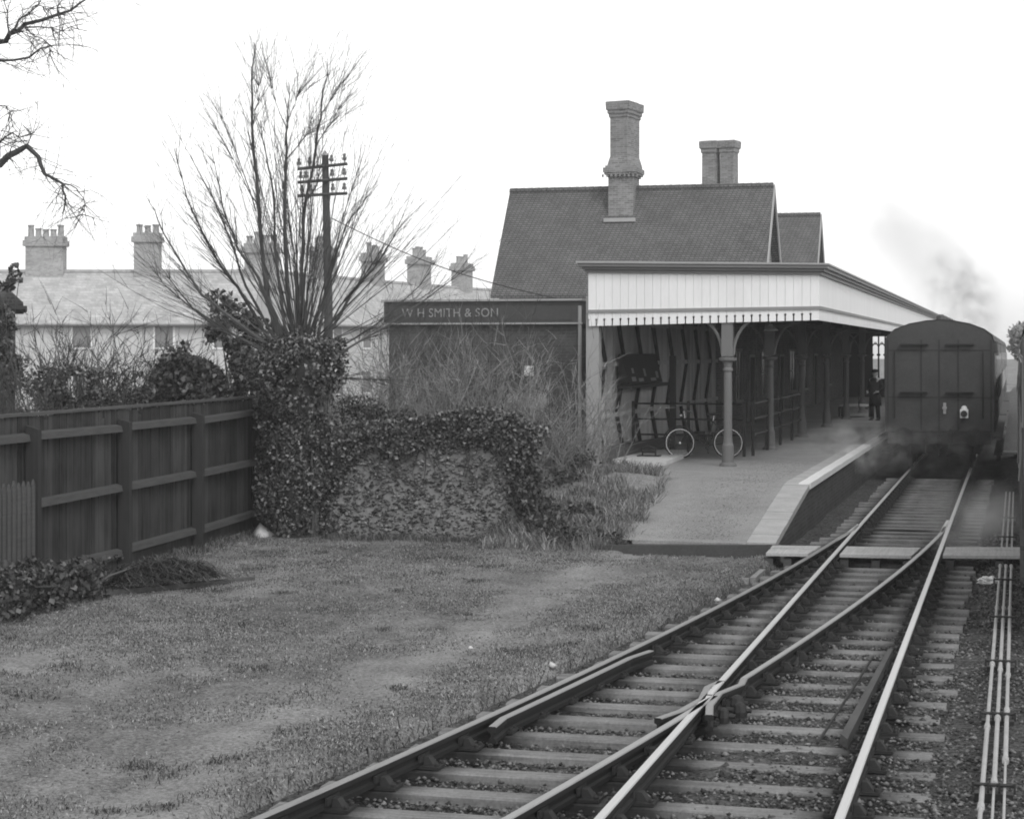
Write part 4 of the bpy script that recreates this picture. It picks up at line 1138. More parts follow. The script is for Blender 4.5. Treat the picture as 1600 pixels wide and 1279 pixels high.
for pts, r in sh:
    dy = rnd.uniform(-1.5, 1.5); P = []
    b0 = Vector((TX, TY, 3.3))
    for i, (x, y) in enumerate(pts):
        f = i / (len(pts) - 1)
        q = PX(x, y, TY + dy * f * f if len(pts) > 3 else TY + dy * .6); P.append(q)
    # smooth the polyline a little
    Q = []
    for i in range(len(P) - 1):
        for s in (0, .34, .67): Q.append(P[i].lerp(P[i + 1], s) + (Vector((rnd.gauss(0, .012), rnd.gauss(0, .012), 0)) if s else Vector()))
    Q.append(P[-1]); n = len(Q)
    mb.tube(Q, [r * (1 - .86 * i / (n - 1)) for i in range(n)], 6, cap=False, raw=True)
    for _ in range(int(16 + n * 1.3)):
        i = rnd.randrange(n // 3, n - 1); d = (Q[i + 1] - Q[i]).normalized()
        twig(tw, Q[i], d + Vector((rnd.gauss(0, .3), rnd.gauss(0, .3), rnd.gauss(.05, .2))), rnd.uniform(.5, 1.5), max(.0045, r * .3 * (1 - i / n)), 1, 4, 0, .06, .3, 2)
for k in range(120):
    a = rnd.uniform(0, 2 * math.pi); tilt = abs(rnd.gauss(0, .62)); tilt = min(tilt, 1.35)
    d = Vector((math.sin(tilt) * math.cos(a), math.sin(tilt) * math.sin(a), math.cos(tilt)))
    p = Vector((TX + .5 * d.x, TY + .5 * d.y, 3.25 + .3 * d.z))
    L = rnd.uniform(2.6, 5.6) * (1 - .30 * tilt / 1.4)
    twig(tw, p, d, L, rnd.uniform(.006, .012), 1, 6, -.035, .05, .3, 4, .0035)
mb.build('limb', m_twig, pol); tw.build('shoots', m_twig, pol)
# ivy round the bole and over the fence end
iv2 = thing('ivy', 'shaggy ivy wrapped round the pollard trunk between fence and wall', 'ivy', (TX, TY - .7, 0))
n = 23000
z = 3.42 * rng.uniform(0, 1, n) ** .9; a = rng.uniform(0, 2 * np.pi, n)
rad = .50 + .08 * np.sin(z * 2.1 + 1) + .50 * (vnoise(a * 2.2, z * 2.6, 12) - .48) + .15 * np.exp(-((z - 3.0) / .45) ** 2) - .12 * SS((1.0 - z) / 1.0)
rr = np.maximum(rad, .38) * rng.uniform(.72, 1.12, n)
P = np.stack([TX + rr * np.cos(a) * 1.05, TY - .15 + rr * np.sin(a) * .85, z + .02], 1)
kp = vnoise(a * 3.5, z * 4.0, 15) > .24; P = P[kp]; a = a[kp]
nh = 4200
ah = rng.uniform(0, 2 * np.pi, nh); rh = .68 * np.sqrt(rng.uniform(0, 1, nh)) * (.75 + .5 * vnoise(ah * 1.8, ah * 0, 5))
PH = np.stack([TX + rh * np.cos(ah), TY - .1 + rh * np.sin(ah), 3.40 - .35 * (rh / .68) ** 2 + rng.normal(0, .09, nh)], 1)
P = np.concatenate([P, PH]); a = np.concatenate([a, ah])
n2 = 1500
P2 = np.stack([rng.uniform(-4.55, -3.9, n2), 34.0 + rng.normal(0, .18, n2), 2.35 + rng.normal(0, .14, n2)], 1)
P2[:, 2] -= (rng.uniform(0, 1, n2) ** 3) * 1.9
leaf_mesh('foliage', np.concatenate([P, P2]), .052, m_ivy, iv2, up=.25, out=np.concatenate([np.stack([np.cos(a), np.sin(a), 0 * a], 1) * .9, np.tile([[0, -.9, 0]], (n2, 1))]))
mb = MB()
for k in range(20):
    a = rnd.uniform(3.3, 6.1); mb.tube([(TX + .5 * math.cos(a + .05 * i), TY + .45 * math.sin(a + .05 * i), i * .5) for i in range(6)], [.03, .026, .022, .018, .012, .006], 5)
mb.build('stem', m_twig, iv2)

# leafless shrubs
def bare_shrub(label, x, y, z0, h, spread, n, mat=None, group=None, r=.014, kids=4, depth=2, base=.3, minr=.0055):
    t = thing('bare_shrub', label, 'shrub', (x, y, z0), group)
    mb = MB()
    for k in range(n):
        a = rnd.uniform(0, 2 * math.pi); tl = abs(rnd.gauss(0, spread))
        d = Vector((math.sin(tl) * math.cos(a), math.sin(tl) * math.sin(a), math.cos(tl)))
        twig(mb, (x + rnd.gauss(0, base), y + rnd.gauss(0, base), z0), d, h * rnd.uniform(.65, 1.05), r * rnd.uniform(.6, 1.2), depth, 6, 0, .10, .45, kids, minr)
    mb.build('twigs', mat or m_twig, t)
    return t
gb = 'twiggy bushes before the bookstall'
for (px, Y, h_, sp, n, lb) in ((590, 38, 2.2, .55, 24, 'pale twiggy bush before the left corner of the bookstall'), (665, 37.5, 2.9, .5, 34, 'tall pale twiggy bush under the fascia lettering'),
                               (740, 38.5, 2.8, .5, 34, 'dense twiggy bush below the end of the lettering'), (815, 37.5, 2.5, .55, 28, 'twiggy bush before the bookstall door'), (885, 38.5, 2.1, .6, 24, 'low twiggy bush beside the pale corner post')):
    bare_shrub(lb, (px - 800) * Y / FPX, Y, .4, h_, sp, int(n * 2.2), m_paletwig, gb, .013, 5, 2, .5)
bare_shrub('thin pale shrub behind the wall, just right of the pollard', (560 - 800) * 36.5 / FPX, 36.5, .3, 2.6, .5, 34, m_paletwig, None, .012, 5, 2, .4)
for px, lb in ((645, 'dark tangled bare shrub before the W of the bookstall lettering'), (705, 'dark tangled bare shrub under the middle of the bookstall lettering'), (775, 'dark tangled bare shrub under the last word of the bookstall lettering')):
    bare_shrub(lb, (px - 800) * 39.5 / FPX, 39.5, .4, 3.5, .45, 30, m_twig, 'dark bare shrubs before the bookstall', .013, 5, 2, .4, .006)
for (px, Y, h_, sp, n, lb) in ((75, 38, 3.6, .42, 9, 'crooked bare shrub next to the house wall at the left'), (140, 39, 3.3, .5, 16, 'bushy bare shrub behind the middle of the board fence'),
                               (205, 38, 2.9, .5, 14, 'bare shrub between two taller shrubs behind the fence'), (262, 40, 3.0, .5, 12, 'bare shrub left of the evergreen behind the fence'), (30, 36, 2.6, .5, 9, 'small bare shrub at the house corner, left edge')):
    bare_shrub(lb, (px - 800) * Y / FPX, Y, .2, h_, sp, int(n * 4), None, 'bare shrubs behind the fence', .022, 5, 2, .4, .008)
def leafy(name, label, cat, blobs, n, size, mat, base, up=.4, stems=8, group=None):
    t = thing(name, label, cat, base, group)
    P = []
    vol = [b[3] * b[4] * b[5] for b in blobs]; tot = sum(vol)
    for b, vv in zip(blobs, vol): P.append(cloud(int(n * vv / tot) + 1, b[:3], b[3:], .42))
    P = np.concatenate(P); P = P[P[:, 2] > base[2] + .02]
    keep = vnoise(P[:, 0] * 3.1 + P[:, 1], P[:, 2] * 3.1, 17) > .30
    leaf_mesh('foliage', P[keep], size, mat, t, up=up)
    mb = MB()
    for k in range(stems):
        b = rnd.choice(blobs); e = Vector(b[:3]) + Vector((rnd.gauss(0, .5) * b[3], rnd.gauss(0, .5) * b[4], rnd.uniform(.2, .9) * b[5]))
        s = Vector(base) + Vector((rnd.gauss(0, .15), rnd.gauss(0, .15), 0))
        mb.tube([s, s.lerp(e, .5) + Vector((rnd.gauss(0, .1), rnd.gauss(0, .1), .1)), e], [.03, .02, .006], 5, raw=True)
    mb.build('stem', m_twig, t)
    return t
def at(px, py, Y): p = PX(px, py, Y); return (p.x, p.y, p.z)
leafy('laurel_bush', 'glossy dark evergreen bush behind the fence, left of the pollard', 'bush', [at(300, 580, 37) + (.75, .6, .6), at(270, 600, 37) + (.5, .5, .45), at(330, 610, 36.6) + (.6, .5, .5), at(345, 570, 37.5) + (.4, .4, .4)], 5200, .085, m_laurel, at(300, 640, 37)[:2] + (.2,))
leafy('laurel_bush', 'taller evergreen bush right behind the pollard shoots', 'bush', [at(360, 510, 38) + (.55, .5, .55), at(395, 540, 37.6) + (.6, .5, .6), at(345, 470, 38) + (.3, .3, .25), at(390, 590, 37) + (.7, .5, .6)], 5200, .085, m_laurel, at(370, 640, 37.6)[:2] + (.2,))
leafy('laurel_bush', 'low evergreen bush behind the fence near the house wall', 'bush', [at(90, 605, 37) + (.7, .5, .5), at(140, 608, 37) + (.7, .5, .45), at(200, 612, 37.3) + (.7, .5, .42), at(245, 615, 37) + (.5, .4, .4)], 7500, .06, m_laurel, at(140, 640, 37)[:2] + (.2,))
leafy('ivy_bush', 'small leafy bush behind the wall, right of the pollard', 'bush', [at(560, 640, 35.5) + (.5, .4, .28), at(610, 650, 35.5) + (.5, .4, .25)], 1500, .05, m_bramble, at(585, 680, 35.5)[:2] + (.3,))
leafy('bramble', 'dark bramble clump in the left corner under the picket fence', 'bramble', [(-5.95, 23.9, .25, .45, .5, .42), (-5.6, 24.9, .22, .45, .5, .35), (-5.35, 25.8, .2, .4, .5, .28), (-6.1, 23.0, .25, .4, .5, .45)], 4200, .06, m_bramble, (-5.8, 24.6, 0), .2, 16)
leafy('bramble', 'dark bramble mound at the right end of the flint wall', 'bramble', [tuple(W(-7.75, 31.2, .35)) + (.45, .4, .5), tuple(W(-7.4, 30.9, .22)) + (.5, .4, .32), tuple(W(-6.95, 30.6, .15)) + (.55, .4, .28), tuple(W(-6.35, 30.5, .1)) + (.4, .3, .18), tuple(W(-7.2, 31.6, .4)) + (.5, .5, .28), tuple(W(-7.9, 31.3, .9)) + (.28, .3, .5)], 4600, .06, m_bramble, tuple(W(-7.6, 31.0, 0)), .2, 14)
leafy('bramble', 'thin bramble trailing over the bank beside the canopy corner post', 'bramble', [tuple(W(-8.3, 37.0, .95)) + (.5, .5, .35), tuple(W(-8.2, 35.0, .8)) + (.45, .6, .3), tuple(W(-8.9, 38.8, 1.0)) + (.5, .6, .45)], 1500, .055, m_bramble, tuple(W(-8.3, 36.5, .6)), .2, 22)
bare_shrub('wiry bare briar growing on the bank left of the platform', *tuple(W(-8.2, 36.2, .6))[:2], .6, 1.5, .65, 14, m_paletwig, None, .008, 4, 2, .4)
# dead bracken heap by the fence
br = thing('dead_bracken', 'drooping heap of dead bracken at the foot of the board fence', 'bracken', (-4.7, 26.0, 0))
V3 = []; F3 = []
cs = ((-5.1, 25.75, .30), (-4.85, 25.95, .36), (-4.6, 26.2, .34), (-4.38, 26.45, .26))
for k in range(3000):
    cx, cy, ch = rnd.choice(cs)
    a = rnd.uniform(0, 2 * math.pi); rr = rnd.random() ** .6 * .30
    p = Vector((cx + rr * math.cos(a), cy + rr * math.sin(a), ch * (1 - (rr / .34) ** 2) * rnd.uniform(.6, 1.05) + .04))
    a2 = a + rnd.gauss(0, 1.9); L = rnd.uniform(.10, .30); d = Vector((math.cos(a2), math.sin(a2), 0)); sd = Vector((-d.y, d.x, 0)) * rnd.uniform(.003, .008); sw_ = Vector((-d.y, d.x, 0)) * rnd.choice((-1, 1)) * rnd.uniform(.2, 1)
    q = [p, p + d * L * .4 + Vector((0, 0, .035)), p + d * L * .75 + sw_ * .10 + Vector((0, 0, .01)), p + d * L * .9 + sw_ * .22 - Vector((0, 0, rnd.uniform(.0, .09)))]
    q = [Vector((x.x, x.y, max(x.z, .01))) for x in q]
    b = len(V3)
    for x, w in zip(q, (1, 1.3, 1, .3)): V3 += [x - sd * w, x + sd * w]
    F3 += [(b + 2 * i_, b + 2 * i_ + 1, b + 2 * i_ + 3, b + 2 * i_ + 2) for i_ in range(3)]
npmesh('fronds', [tuple(x) for x in V3], F3, m_deadfern, br)
tag(MB().hexa([(-5.35, 25.25, .0), (-3.6, 26.9, .0), (-3.65, 27.0, .0), (-5.42, 25.35, .0), (-5.35, 25.25, .07), (-3.6, 26.9, .05), (-3.65, 27.0, .05), (-5.42, 25.35, .07)]).build('fallen_rail', m_timber, loc=(-4.5, 26, 0)), 'fallen grey timber lying under the dead bracken heap', 'timber')

# big bare tree reaching in from the left
bt = thing('bare_tree', 'large bare tree reaching branches in at the upper left corner', 'tree', (-10.8, 30.5, 0))
mb = MB(); mb.tube([(-10.8, 30.5, -.2), (-10.75, 30.5, 2), (-10.6, 30.4, 5), (-10.5, 30.2, 7.5), (-10.3, 30.3, 10), (-10.0, 30.4, 12.5)], [.42, .34, .29, .24, .16, .06], 10, raw=True)
tr_ = mb.build('trunk', m_bark, bt, smooth=True)
brs = [([(-250, 150), (-120, 105), (-60, 80), (0, 65), (15, 53), (38, 38), (90, 23), (125, 5), (160, -14)], .085), ([(15, 53), (30, 30), (60, 8), (80, -20)], .03), ([(15, 53), (12, 20), (8, -14)], .02), ([(90, 23), (97, 0), (100, -20)], .012),
       ([(-250, 190), (-120, 130), (-40, 108), (0, 95), (45, 90), (80, 72), (84, 86)], .05), ([(80, 72), (66, 60), (40, 46)], .012), ([(38, 43), (80, 44), (110, 42), (137, 49)], .016),
       ([(-250, 330), (-110, 290), (-40, 270), (0, 257), (25, 238), (42, 228), (60, 245), (70, 272), (98, 287), (102, 305), (98, 334)], .095), ([(98, 287), (120, 295), (131, 310), (132, 328), (122, 338)], .016),
       ([(-250, 300), (-100, 262), (-30, 245), (0, 222), (20, 208), (38, 224)], .04), ([(42, 228), (50, 210), (36, 196)], .012), ([(-60, 180), (-10, 163), (8, 165), (15, 182)], .016), ([(60, 8), (72, 15), (84, 12)], .008)]
mb = MB(); tw = MB()
for pts, r in brs:
    P = [PX(x, y, 30 + rnd.uniform(-.12, .12)) for x, y in pts]
    Q = []
    for i in range(len(P) - 1):
        for s in (0, .5): Q.append(P[i].lerp(P[i + 1], s) + (Vector((rnd.gauss(0, .02), rnd.gauss(0, .05), rnd.gauss(0, .02))) if s else Vector()))
    Q.append(P[-1]); n = len(Q)
    mb.tube(Q, [max(r * (1 - .88 * (i / (n - 1)) ** .7), .007) for i in range(n)], 6, cap=False, raw=True)
    for _ in range(int(n * 2.2)):
        i = rnd.randrange(max(1, n // 3), n - 1) if n > 4 else rnd.randrange(0, n - 1); d = (Q[i + 1] - Q[i]).normalized()
        twig(tw, Q[i], d * .6 + Vector((rnd.gauss(0, .6), rnd.gauss(0, .6), rnd.gauss(-.1, .6))), rnd.uniform(.4, 1.2), .0075, 1, 5, .05, .22, .7, 4)
mb.build('limb', m_bark, bt); tw.build('twigs', m_twig, bt)

# conifer edge beyond the left house
ct = thing('conifer_tree', 'dark conifer showing at the left edge above the house eave', 'tree', (-13.9, 46, 0))
n = 9000; z = rng.uniform(1.5, 9.6, n); a = rng.uniform(0, 2 * np.pi, n)
rr = (1.75 * (1 - (z - 1) / 9.2) + .12 * np.sin(z * 7 + a * 3)) * rng.uniform(.35, 1, n) ** .5
leaf_mesh('crown', np.stack([-13.9 + rr * np.cos(a), 46 + rr * np.sin(a), z], 1), .16, m_conifer, ct, up=.1)
MB().tube([(-13.9, 46, 0), (-13.9, 46, 9)], [.2, .03], 8, raw=True).build('trunk', m_bark, ct)

# ================================================================ house at the left edge
lh = thing('brick_house', 'corner of a dark house with a slate eave at the left edge', 'house', (-12.3, 42, 0))
MB().prism([(-16, 40), (-10.36, 40), (-12.05, 46.6), (-16, 46.6)], 0, 4.05).build('wall', m_darkbrick, lh)
mb = MB(); mb.add([(-16.4, 39.6, 4.12), (-10.08, 39.6, 4.12), (-11.95, 47.0, 4.12), (-16.4, 47.0, 4.12), (-13.3, 42.6, 6.2), (-13.3, 44.4, 6.2), (-16.4, 39.6, 4.22), (-10.08, 39.6, 4.22), (-11.95, 47.0, 4.22), (-16.4, 47.0, 4.22)], [(3, 2, 1, 0), (6, 7, 4), (7, 8, 5, 4), (8, 9, 5), (9, 6, 4, 5), (0, 1, 7, 6), (1, 2, 8, 7), (2, 3, 9, 8), (3, 0, 6, 9)])
mb.build('roof', m_darkbrick, lh)
MB().tube([(-16.4, 39.55, 4.08), (-10.0, 39.55, 4.08)], .07, 8).build('gutter', m_dark, lh)
MB().tube([(-10.6, 39.9, 4.0), (-10.5, 39.9, 3.2), (-10.55, 39.9, .2)], .045, 8).build('downpipe', m_trim, lh)
fr = MB().box(-12.4, -11.4, 39.94, 39.995, 1.6, 3.0).build('window', m_cream, lh); MB().box(-12.3, -11.5, 39.92, 39.939, 1.7, 2.9).build('pane', m_glass, fr)
leafy('ivy', 'ivy climbing the corner of the dark house at the left edge', 'ivy', [at(8, 430, 39.4) + (.35, .25, .35), at(14, 560, 39.4) + (.4, .25, .8), at(5, 520, 39.4) + (.3, .2, .6)], 1800, .09, m_ivy, (-10.6, 39.5, .2), .3, 5)

# ================================================================ terraces beyond
def terrace(label, A, B, zr, ze, z0, depth, chim, group, chw=1.9, nwin=2):
    """one house of the row between ridge-line points A and B (left to right), its chimney at B"""
    A, B = Vector((A[0], A[1], 0)), Vector((B[0], B[1], 0)); L = (B - A).length; e = (B - A).normalized(); nf = Vector((e.y, -e.x, 0))
    def T(x, y, z): return A + e * x + nf * y + Vector((0, 0, z))     # y towards the viewer
    t = thing('terraced_house', label, 'house', A, group)
    h = depth / 2
    MB(T).add([(0, h, z0), (L - .004, h, z0), (L - .004, -h, z0), (0, -h, z0), (0, h, ze), (L - .004, h, ze), (L - .004, -h, ze), (0, -h, ze), (0, 0, zr - .1), (L - .004, 0, zr - .1)],
              [(0, 1, 5, 4), (2, 3, 7, 6), (1, 2, 6, 9, 5), (3, 0, 4, 8, 7)]).build('wall', m_render, t)
    mb = MB(T)
    for s in (1, -1):
        y0 = s * (h + .3); z_ = ze - .12
        mb.hexa([(0, y0, z_), (L - .004, y0, z_), (L - .004, 0, zr), (0, 0, zr), (0, y0, z_ + .1), (L - .004, y0, z_ + .1), (L - .004, 0, zr + .1), (0, 0, zr + .1)])
    rf = mb.build('roof', m_slate, t)
    MB(T).box(0, L - .004, -.12, .12, zr + .06, zr + .2).build('ridge', m_slate, rf)
    MB(T).tube([(0, h + .34, ze - .1), (L, h + .34, ze - .1)], .07, 6).build('gutter', m_trim, t)
    mb = MB(T); w = chw / 2; zc = zr + chim
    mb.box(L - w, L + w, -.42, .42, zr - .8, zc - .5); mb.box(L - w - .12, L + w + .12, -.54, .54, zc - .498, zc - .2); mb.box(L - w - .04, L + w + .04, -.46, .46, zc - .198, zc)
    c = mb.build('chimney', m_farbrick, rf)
    n = max(2, int(chw / .36))
    for i in range(n):
        x = L - w + chw * (i + .5) / n; hp = rnd.choice((.4, .45, .5, .62))
        m = MB(T); r = .13; m.loft([[(x + rr * math.cos(a), rr * math.sin(a), zz) for a in [2 * math.pi * q / 8 for q in range(8)]] for rr, zz in ((.18, zc), (.16, zc + .1), (.15, zc + hp - .1), (.18, zc + hp - .06), (.18, zc + hp))])
        m.build('chimney_pot', m_cream if rnd.random() < .5 else m_farbrick, c)
    for i in range(nwin):
        x = L * (i + .5) / nwin
        for zz in ((z0 + 2.9,) if ze - z0 < 4.6 else (z0 + .9, z0 + 3.3)):
            fr = MB(T).box(x - .55, x + .55, h + .003, h + .05, zz, zz + 1.3).build('window', m_white, t)
            MB(T).box(x - .45, x + .45, h + .051, h + .06, zz + .1, zz + 1.2).build('pane', m_farglass, fr)
def gx_(px, Y): return ((px - 800) * Y / FPX, Y)
GRP = 'terraced houses beyond the yard'
bl = [(-95, 100), (72, 100), (231, 100), (409, 100)]
lb = ['pale terraced house at the left edge, under the broad four-pot chimney', 'pale terraced house between the two leftmost chimneys', 'pale terraced house behind the left side of the pollard']
for i in range(3): terrace(lb[i], gx_(*bl[i]), gx_(*bl[i + 1]), 7.25, 4.6, 0, 7, (1.9, 2.1, 1.55)[i], GRP, (1.95, 1.3, 1.7)[i], (1, 1, 2)[i])
bl = [(409, 100.1), (505, 106.5), (583, 114), (655, 120), (722, 127), (800, 134)]
lb = ['grey terraced house behind the middle of the pollard shoots', 'grey terraced house just right of the telegraph pole', 'grey terraced house third from the station roof, above the bookstall', 'grey terraced house second from the station roof', 'grey terraced house nearest the left slope of the station roof']
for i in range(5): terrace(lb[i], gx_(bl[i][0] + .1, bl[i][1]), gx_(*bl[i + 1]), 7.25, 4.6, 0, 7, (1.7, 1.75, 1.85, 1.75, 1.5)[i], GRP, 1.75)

# ================================================================ telegraph pole and wire
tp = thing('telegraph_pole', 'wooden telegraph pole with three crossarms of insulators', 'telegraph pole', (-4.82, 50, .3))
b = PX(513, 470, 50); tpz = PX(508, 243, 50)
MB().tube([(b.x + .03, 50, .1), b, tpz], [.13, .115, .09], 10, raw=True).build('pole', m_bark, tp)
MB().lathe(tpz.x, 50, [(.11, tpz.z), (.02, tpz.z + .12)], 8).build('cap', m_lead, tp)
for (y0, y1, xs, up) in ((264, 256, (467, 484, 518, 538), 1), (285, 279, (470, 478, 519, 538), 1), (306, 302, (472, 485, 520, 538), 1)):
    A, B = PX(465, y0, 49.85), PX(543, y1, 49.85)
    arm = MB().tube([A, B], .042, 4, raw=True).build('crossarm', m_timber, tp)
    for x in xs:
        f = (x - 465) / 78; q = A.lerp(B, f)
        m = MB(); m.lathe(q.x, q.y, [(.012, q.z + .03), (.012, q.z + .10), (.055, q.z + .10), (.06, q.z + .16), (.035, q.z + .20), (.045, q.z + .25), (.02, q.z + .28)], 8)
        m.build('insulator', m_trim, arm)
mb = MB(); A, B = PX(516, 340, 50), W(-10.6, 44.85, 4.45)
mb.tube([A.lerp(B, k / 10) - Vector((0, 0, .25 * math.sin(math.pi * k / 10))) for k in range(11)], .012, 4, raw=True)
tag(mb.build('telephone_wire', m_dark, loc=A), 'thin wire sagging from the telegraph pole to the bookstall', 'wire')

# ================================================================ trains
def coach(name, label, uc, v0, v1, group, side, near=True):
    hw = 1.35
    t = thing(name, label, 'carriage', W(uc, v0, .16), group)
    sec = [(-hw, 1.15), (-hw - .02, 2.0), (-hw, 3.45), (-hw + .06, 3.62), (-hw + .25, 3.77), (-hw * .55, 3.91), (-hw * .25, 3.985), (0, 4.01), (hw * .25, 3.985), (hw * .55, 3.91), (hw - .25, 3.77), (hw - .06, 3.62), (hw, 3.45), (hw + .02, 2.0), (hw, 1.15)]
    mb = MB(W); mb.loft([[(uc + a, v, z) for a, z in sec[::-1]] for v in (v0, v1)])
    body = mb.build('body', [m_coach], t)
    # sides proud of the body by a skin, roof canvas
    mb = MB(W); rs = sec[2:13]
    n = len(rs); mb.add([(uc + a * 1.012, v, z + .012) for v in (v0 - .03, v1 + .03) for a, z in rs], [(i, i + 1, n + i + 1, n + i) for i in range(n - 1)] )
    rf = mb.build('roof', m_coachroof, t, smooth=True)
    mb = MB(W)
    k = v0 + 1.2
    while k < v1:
        mb.lathe(uc, k, [(.12, 4.0), (.12, 4.12), (.05, 4.17)], 8); k += 2.4
    mb.build('ventilator', m_coachroof, rf)
    for s in (-1, 1):
        k = v0 + .55; i = 0
        while k + .7 < v1:
            x = uc + s * (hw + .012)
            a, b = sorted((x, x + s * .022)); wz0, wz1 = 2.35, 3.15
            fr = MB(W).box(a, b, k, k + .62, wz0, wz1).build('window', m_coachside if i % 3 else m_cream, t)
            a, b = sorted((x + s * .0225, x + s * .03)); MB(W).box(a, b, k + .06, k + .56, wz0 + .06, wz1 - .06).build('pane', m_glass, fr)
            if i % 3 == 0:
                a, b = sorted((x, x + s * .02)); dr = MB(W).box(a, b, k - .04, k + .66, 1.2, wz0 - .004).build('door', m_coachside, t)
                h = MB(W); h.tube([(x + s * .06, k + .72, 1.9), (x + s * .06, k + .72, 2.5)], .014, 5); h.build('handle', m_chrome, dr)
            k += .68; i += 1
        a, b = sorted((uc + s * (hw - .02), uc + s * (hw + (.2 if uc < 0 else .05))))
        MB(W).box(a, b, v0 + .3, v1 - .3, .98, 1.03).build('footboard', m_timber, t)
        MB(W).box(a, b, v0 + 1.2, v1 - 1.2, .52, .57).build('footboard', m_timber, t)
    MB(W).box(uc - 1.15, uc + 1.15, v0 + .1, v1 - .1, .95, 1.146).build('underframe', m_dark, t)
    for vb in (v0 + 2.6, v1 - 2.6):
        bo = MB(W).box(uc - 1.0, uc + 1.0, vb - 1.6, vb + 1.6, .55, .80).build('bogie', m_dark, t)
        for dv in (-1.2, 1.2):
            for s in (-1, 1):
                m = MB(W); m.torus(W(uc + s * .78, vb + dv, .62), (SN, CS, 0), (0, 0, 1), .40, .06, 22, 6)
                m.tube([(uc + s * .74, vb + dv, .62), (uc + s * .82, vb + dv, .62)], .38, 18); m.build('wheel', m_iron, bo)
    return t, body
def coach_end(t, uc, v0, dressed):
    f = v0
    mb = MB(W); mb.box(uc - 1.28, uc + 1.28, f - .12, f - .002, .86, 1.148); hd = mb.build('headstock', m_dark, t)
    for s in (-1, 1):
        m = MB(W); m.tube([(uc + s * .87, f - .125, 1.05), (uc + s * .87, f - .50, 1.05)], [.10, .07], 12); m.tube([(uc + s * .87, f - .50, 1.05), (uc + s * .87, f - .56, 1.05)], .23, 18); m.build('buffer', m_iron, t)
    m = MB(W); m.tube([(uc, f - .13, 1.05), (uc, f - .36, 1.03)], .04, 8)
    for k in range(3): m.torus(W(uc, f - .36, .95 - .14 * k), ((1, 0, 0) if k % 2 else (SN, CS, 0)), (0, 0, 1), .075, .02, 14, 5)
    m.build('coupling', m_iron, t)
    m = MB(W); m.tube([(uc + .3, f - .1, 1.12), (uc + .3, f - .25, 1.22), (uc + .3, f - .3, .9), (uc + .22, f - .28, .55)], .035, 8); m.build('brake_hose', m_dark, t); m = MB(W); m.tube([(uc - .34, f - .1, 1.0), (uc - .34, f - .22, 1.0), (uc - .32, f - .26, .6)], .03, 8); m.build('brake_hose', m_dark, t)
    m = MB(W)
    for x in (-1.30, -.46, -.015, .46, 1.27): m.box(uc + x - .012, uc + x + .03, f - .014, f - .002, 1.16, 3.5)
    for z in (1.16, 2.02, 3.22): m.box(uc - 1.3, uc + 1.3, f - .012, f - .003, z, z + .03)
    m.build('beading', m_soot, t)
    for (x0, x1, z) in ((-.98, -.28, 3.37), (.16, .86, 3.37), (-.98, -.28, 2.15), (.16, .86, 2.15)):
        MB(W).box(uc + x0, uc + x1, f - .16, f - .015, z, z + .035).build('step', m_dark, t)
    m = MB(W)
    for x in (-1.12, 1.08): m.tube([(uc + x, f - .06, 1.5), (uc + x, f - .06, 3.2)], .014, 6)
    m.build('handrail', m_dark, t)
ucm = -1.93
c1_, b1_ = coach('carriage', 'dark end carriage standing at the platform with a white tail lamp', ucm, 50.1, 67.6, 'carriages of the standing train', 1)
coach_end(c1_, ucm, 50.1, True)
c2_, _ = coach('carriage', 'second carriage of the standing train, showing pale window frames', ucm, 68.6, 86, 'carriages of the standing train', 1)
c3_, _ = coach('carriage', 'third carriage of the standing train, hidden mostly behind the second', ucm, 87, 104, 'carriages of the standing train', 1)
tl = thing('tail_lamp', 'white tail lamp with a dark lens on the carriage end', 'lamp', W(ucm + .62, 49.95, 1.55))
MB(W).prism([(ucm + .52, 49.86), (ucm + .72, 49.86), (ucm + .72, 50.06), (ucm + .52, 50.06)], 1.52, 1.74).build('lamp_body', m_white, tl)
MB(W).lathe(ucm + .62, 49.96, [(.085, 1.742), (.06, 1.79), (.07, 1.80), (.03, 1.83)], 10).build('lamp_top', m_white, tl)
m = MB(W); m.tube([(ucm + .62, 49.855, 1.63), (ucm + .62, 49.82, 1.63)], .085, 14); m.build('lens', m_lampglass, tl)
m = MB(W); m.tube([(ucm + .57, 49.96, 1.80), (ucm + .58, 49.96, 1.88), (ucm + .66, 49.96, 1.88), (ucm + .67, 49.96, 1.80)], .010, 5); m.build('handle', m_dark, tl)
li = thing('lamp_iron', 'small pale lamp iron left of the tail lamp on the carriage end', 'lamp bracket', W(ucm + .13, 50.05, 1.6))
m = MB(W); m.box(ucm + .10, ucm + .17, 50.03, 50.085, 1.62, 1.90); m.box(ucm + .08, ucm + .19, 50.0, 50.03, 1.74, 1.80); m.build('bracket', m_cream, li)
# the train the view is taken from
for i, (v0, v1, lb) in enumerate(((22.0, 41.0, 'nearer carriage of the adjoining train, a sliver at the right edge'), (42.0, 61.0, 'farther carriage of the adjoining train at the right edge'))):
    t_, _ = coach('carriage', lb, 1.43, v0, v1, 'carriages of the adjoining train', -1)
    coach_end(t_, 1.43, v0, False)
    m = MB(W)
    for k in range(7): m.tube([(.02, v0 + 1.2 + 2.6 * k, 1.7), (.09, v0 + 1.2 + 2.6 * k, 2.6)], .02, 6)
    m.build('handrail', m_steelgrey, t_)

